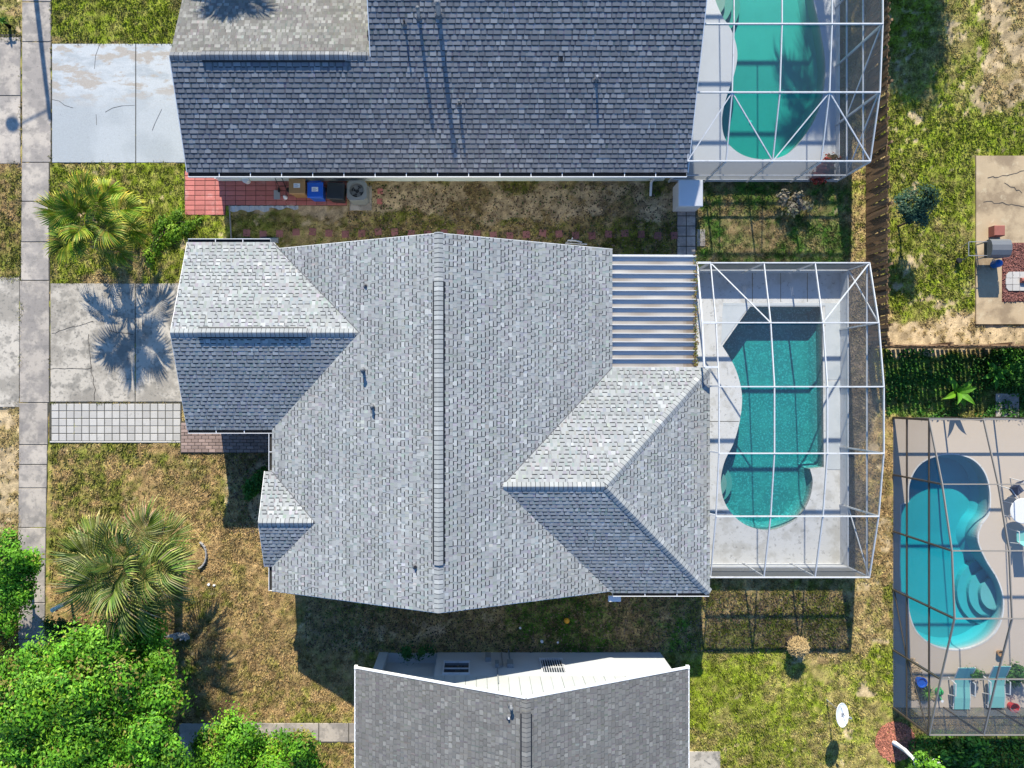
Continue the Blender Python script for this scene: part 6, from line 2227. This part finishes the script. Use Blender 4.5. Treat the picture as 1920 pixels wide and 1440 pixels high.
# ---- right lawn patio
fx0, fx1, fy0, fy1 = GX(1876), GX(1990), GY(566), GY(456)
mbd = MB().box(fx0, fx1, fy0, fy1, 0.0, 0.092, (0.13, 0.042, 0.035))
for i in range(4200):
    p = Vector((rr.uniform(fx0 + 0.03, fx1 - 0.03), rr.uniform(fy0 + 0.03, fy1 - 0.03), 0.1 + rr.uniform(0, 0.03)))
    d = Vector((rr.normal(), rr.normal(), rr.normal() * 0.2)).normalized() * rr.uniform(0.03, 0.06)
    s = Vector((-d.y, d.x, 0)).normalized() * 0.018
    k = rr.uniform(0.5, 1.6)
    mbd.face([p - d - s, p + d - s, p + d + s, p - d + s], (0.18 * k, 0.075 * k, 0.06 * k))
mbd.build('mulch_bed', M['mulch_red'], None, 'square bed of dark red mulch set in the tan patio slab', 'mulch bed', kind='stuff', origin=(fx0, fy0, 0))
fp = thing('fire_pit_base', G(1904, 528), 'round base of pale stone blocks lying in the red mulch', 'stone base')
for i in range(3):
    for j in range(4):
        x, y = GX(1881 + 13 * j), GY(546 - 12 * i)
        if (i, j) in ((0, 0), (2, 0)):
            pts = [(x + 0.12, y), (x + 0.27, y), (x + 0.27, y + 0.25), (x + 0.02, y + 0.25), (x + 0.02, y + 0.12)] if i == 0 else [(x + 0.02, y), (x + 0.27, y), (x + 0.27, y + 0.25), (x + 0.14, y + 0.25), (x + 0.02, y + 0.12)]
        else:
            pts = [(x, y), (x + 0.275, y), (x + 0.275, y + 0.255), (x, y + 0.255)]
        MB().prism(pts, 0.05, 0.16).build('stone', M['paver'], fp)
c = G(1915, 527)
MB().tube([(c.x - 0.18, c.y, 0.2), (c.x + 0.8, c.y - 0.03, 0.22)], [0.11, 0.12], 10).build('log', M['rust'], None, 'brown log lying across the pale stone base', 'log', origin=(c.x, c.y, 0))
# grill
c = G(1878, 464, 1.1)
gl_ = thing('gas_grill', (c.x, c.y, 0), 'grey hooded gas grill on the tan patio slab', 'grill')
mb = MB()
hw, hd = 0.40, 0.36
prof = [(-hd, 0.82), (-hd, 0.98), (-hd * 0.8, 1.08), (-hd * 0.3, 1.15), (hd * 0.3, 1.15), (hd * 0.8, 1.08), (hd, 0.98), (hd, 0.82)]
L_ = [Vector((c.x - hw, c.y + a, b)) for a, b in prof]
R_ = [Vector((c.x + hw, c.y + a, b)) for a, b in prof]
mb.face(L_); mb.face(R_[::-1])
for i in range(len(prof)):
    j = (i + 1) % len(prof)
    mb.face([L_[i], R_[i], R_[j], L_[j]])
mb.build('hood', M['grill'], gl_)
MB().box(c.x - hw + 0.02, c.x + hw - 0.02, c.y - hd + 0.02, c.y + hd - 0.02, 0.62, 0.82).build('firebox', M['ac_dark'], gl_)
MB().tube([(c.x + hw + 0.04, c.y - 0.25, 1.0), (c.x + hw + 0.04, c.y + 0.25, 1.0)], 0.016, 6).build('handle', M['steel'], gl_)
for sx in (-0.34, 0.34):
    for sy in (-0.3, 0.3):
        MB().box(c.x + sx - 0.02, c.x + sx + 0.02, c.y + sy - 0.02, c.y + sy + 0.02, 0.08, 0.64).build('leg', M['steel'], gl_)
for s in (-0.28, 0.28):
    MB().tube([(c.x - hw - 0.75, c.y + s, 0.84), (c.x - hw, c.y + s, 0.84)], 0.016, 6).build('side_rail', M['steel'], gl_)
MB().tube([(c.x - hw - 0.75, c.y - 0.28, 0.84), (c.x - hw - 0.75, c.y + 0.28, 0.84)], 0.016, 6).build('side_rail', M['steel'], gl_)
for s in (-0.28, 0.28):
    MB().tube([(c.x - hw - 0.72, c.y + s, 0.84), (c.x - hw - 0.6, c.y + s - 0.1, 0.08)], 0.016, 6).build('side_leg', M['steel'], gl_)
MB().lathe((c.x - hw - 0.7, c.y - 0.36, 0.1), [(0.1, 0.0), (0.12, 0.06), (0.1, 0.12)], 12).build('wheel', M['dark'], gl_)
c2_ = G(1875, 493, 0.5)
MB().lathe((c2_.x, c2_.y, 0.09), [(0.13, 0.0), (0.16, 0.06), (0.16, 0.36), (0.1, 0.45), (0.05, 0.48)], 14).build('gas_tank', M['tank_blue'], None, 'blue gas bottle standing below the grill', 'gas bottle', origin=(c2_.x, c2_.y, 0))
c2_ = G(1870, 434, 0.3)
MB().slab(c2_.x - 0.22, c2_.x + 0.22, c2_.y - 0.20, c2_.y + 0.22, 0.085, 0.45, 0.02).build('rusty_box', M['rust'], None, 'rusty red box standing above the grill', 'box', origin=(c2_.x, c2_.y, 0))
# concrete pad in the striped shade
bed('paving_pad', (1866, 738, 1909, 781), 'square concrete pad in the striped fence shade', z=0.05, material=M['concrete_walk'])

# ---- under the right cage
def lounger(label, px, py):
    c = G(px, py, 0.3)
    root = thing('sun_lounger', (c.x, c.y, 0), label, 'sun lounger', 'teal loungers under the dark framed cage')
    wd = 0.31
    P = lambda y, z: (c.y + y, z)
    prof = [(0.92, 0.66), (0.35, 0.36), (0.0, 0.32), (-0.45, 0.34), (-0.92, 0.30)]
    names = ['backrest', 'seat', 'seat', 'leg_rest']
    for i in range(4):
        (ya, za), (yb, zb) = prof[i], prof[i + 1]
        MB().bar((c.x, c.y + ya, za + 0.0), (c.x, c.y + yb, zb), wd * 2, 0.025).build(names[i], M['sling'], root)
    for s in (-1, 1):
        x = c.x + s * (wd + 0.03)
        MB().tube([(x, c.y + a, b - 0.01) for a, b in prof], 0.022, 6).build('frame_rail', M['alu_white'], root)
        MB().tube([(x + s * 0.04, c.y + 0.30, 0.04), (x + s * 0.06, c.y + 0.22, 0.56), (x + s * 0.06, c.y - 0.28, 0.54), (x + s * 0.04, c.y - 0.42, 0.04)], 0.026, 6).build('arm', M['alu_white'], root)
        MB().tube([(x, c.y - 0.85, 0.3), (x, c.y - 0.8, 0.04)], 0.02, 6).build('leg', M['alu_white'], root)
    return root


lounger('teal sling sun lounger with white arms, the left of two', 1803, 1288)
lounger('teal sling sun lounger with white arms, the right of two', 1868, 1285)
c = G(1918, 958, 0.72)
tb = thing('round_table', (c.x, c.y, 0), 'round white table on the beige pool deck at the right edge', 'table')
MB().lathe((c.x, c.y, 0), [(0.5, 0.70), (0.52, 0.715), (0.5, 0.73)], 30).build('table_top', M['table_white'], tb)
for i in range(4):
    a = 0.78 + i * math.pi / 2
    MB().tube([(c.x + 0.36 * math.cos(a), c.y + 0.36 * math.sin(a), 0.7), (c.x + 0.42 * math.cos(a), c.y + 0.42 * math.sin(a), 0.04)], 0.02, 6).build('leg', M['alu_white'], tb)
for (px, py, a, sm, lab) in ((1905, 918, 2.2, 'navy', 'white framed patio chair with navy seat above the round table'), (1916, 1005, -1.57, 'sling', 'white framed patio chair with teal seat below the round table')):
    cc = G(px, py, 0.4)
    ch_ = thing('patio_chair', (cc.x, cc.y, 0), lab, 'chair')
    d, e = Vector((math.cos(a), math.sin(a), 0)), Vector((-math.sin(a), math.cos(a), 0))
    o_ = Vector((cc.x, cc.y, 0))
    MB().bar(o_ - d * 0.22 + Vector((0, 0, 0.42)), o_ + d * 0.22 + Vector((0, 0, 0.40)), 0.46, 0.03).build('seat', M[sm], ch_)
    MB().bar(o_ + d * 0.22 + Vector((0, 0, 0.42)), o_ + d * 0.38 + Vector((0, 0, 0.92)), 0.46, 0.03).build('backrest', M[sm], ch_)
    for s in (-1, 1):
        MB().tube([o_ - d * 0.24 + e * s * 0.27 + Vector((0, 0, 0.04)), o_ - d * 0.22 + e * s * 0.28 + Vector((0, 0, 0.64)), o_ + d * 0.26 + e * s * 0.28 + Vector((0, 0, 0.66)), o_ + d * 0.34 + e * s * 0.27 + Vector((0, 0, 0.04))], 0.02, 6).build('arm_frame', M['alu_white'], ch_)
# pebble bed with pots
mb = MB()
for i in range(1500):
    px, py = rr.uniform(1703, 1752), rr.uniform(1234, 1312)
    if px - 1703 > 10 + (py - 1234) * 0.55:
        continue
    p = G(px, py)
    r_ = rr.uniform(0.025, 0.055)
    k = rr.uniform(0.5, 1.5)
    mb.lathe((p.x, p.y, 0.04), [(r_, 0.0), (r_ * 0.95, r_ * 0.5), (r_ * 0.4, r_ * 0.85)], 6, (0.36 * k, 0.27 * k, 0.17 * k), sx=rr.uniform(0.7, 1.3))
mb.build('pebble_bed', M['pebble'], None, 'bed of tan pebbles in the lower left corner of the dark framed cage', 'pebbles', kind='stuff', origin=G(1720, 1290))
c = G(1720, 1274)
pt_ = thing('plant_pot', c, 'glazed blue plant pot standing on the tan pebbles', 'pot')
MB().lathe(c, [(0.14, 0.04), (0.20, 0.3), (0.22, 0.34), (0.18, 0.34), (0.16, 0.28)], 16).build('pot', M['plastic_blue'], pt_)
c = G(1728, 1290)
pt2 = thing('plant_pot', c, 'dark pot with a spiky green plant below the blue pot', 'pot')
MB().lathe(c, [(0.15, 0.04), (0.21, 0.28), (0.22, 0.3)], 16).build('pot', M['plastic_black'], pt2)
mb = MB()
for i in range(14):
    a = i * 0.45
    d = Vector((math.cos(a), math.sin(a), 0)); s = Vector((-d.y, d.x, 0)) * 0.02
    p = c + Vector((0, 0, 0.3))
    mb.face([p - s, p + s, p + d * 0.2 + s * 0.7 + Vector((0, 0, 0.22)), p + d * 0.2 - s * 0.7 + Vector((0, 0, 0.22))], (0.12, 0.3, 0.05))
    mb.face([p + d * 0.2 - s * 0.7 + Vector((0, 0, 0.22)), p + d * 0.2 + s * 0.7 + Vector((0, 0, 0.22)), p + d * 0.36 + Vector((0, 0, 0.2))], (0.16, 0.34, 0.06))
mb.build('leaves', M['leaf'], pt2)
c = G(1757, 1294)
wc = thing('watering_can', c, 'bright green watering can beside the left teal lounger', 'watering can')
MB().lathe(c, [(0.13, 0.04), (0.14, 0.1), (0.13, 0.24), (0.07, 0.28)], 14).build('body', M['plastic_green'], wc)
MB().tube([c + Vector((0, -0.12, 0.12)), c + Vector((0.02, -0.32, 0.3))], [0.035, 0.02], 8).build('spout', M['plastic_green'], wc)
MB().lathe(c + Vector((0.02, -0.33, 0.3)), [(0.03, -0.02), (0.06, 0.02)], 10).build('rose', M['lid_white'], wc)
MB().tube([c + Vector((0, 0.12, 0.1)), c + Vector((0, 0.2, 0.24)), c + Vector((0, 0.05, 0.36)), c + Vector((0, -0.06, 0.27))], 0.018, 6).build('handle', M['plastic_green'], wc)
c = G(1893, 1322)
bk_ = thing('bucket', c, 'red bucket right of the right teal lounger', 'bucket')
MB().lathe(c, [(0.15, 0.04), (0.2, 0.3), (0.21, 0.31), (0.18, 0.31), (0.14, 0.08)], 16).build('body', M['plastic_red'], bk_)
MB().tube([c + Vector((-0.2, 0, 0.3)), c + Vector((-0.12, -0.1, 0.36)), c + Vector((0.12, -0.1, 0.36)), c + Vector((0.2, 0, 0.3))], 0.01, 5).build('handle', M['steel'], bk_)
c = G(1870, 1222)
op_ = thing('plant_pot', c, 'small brown pot on the beige deck above the right teal lounger', 'pot')
MB().lathe(c, [(0.08, 0.04), (0.13, 0.2), (0.14, 0.22), (0.1, 0.22), (0.08, 0.16)], 14).build('pot', M['plastic_brown'], op_)
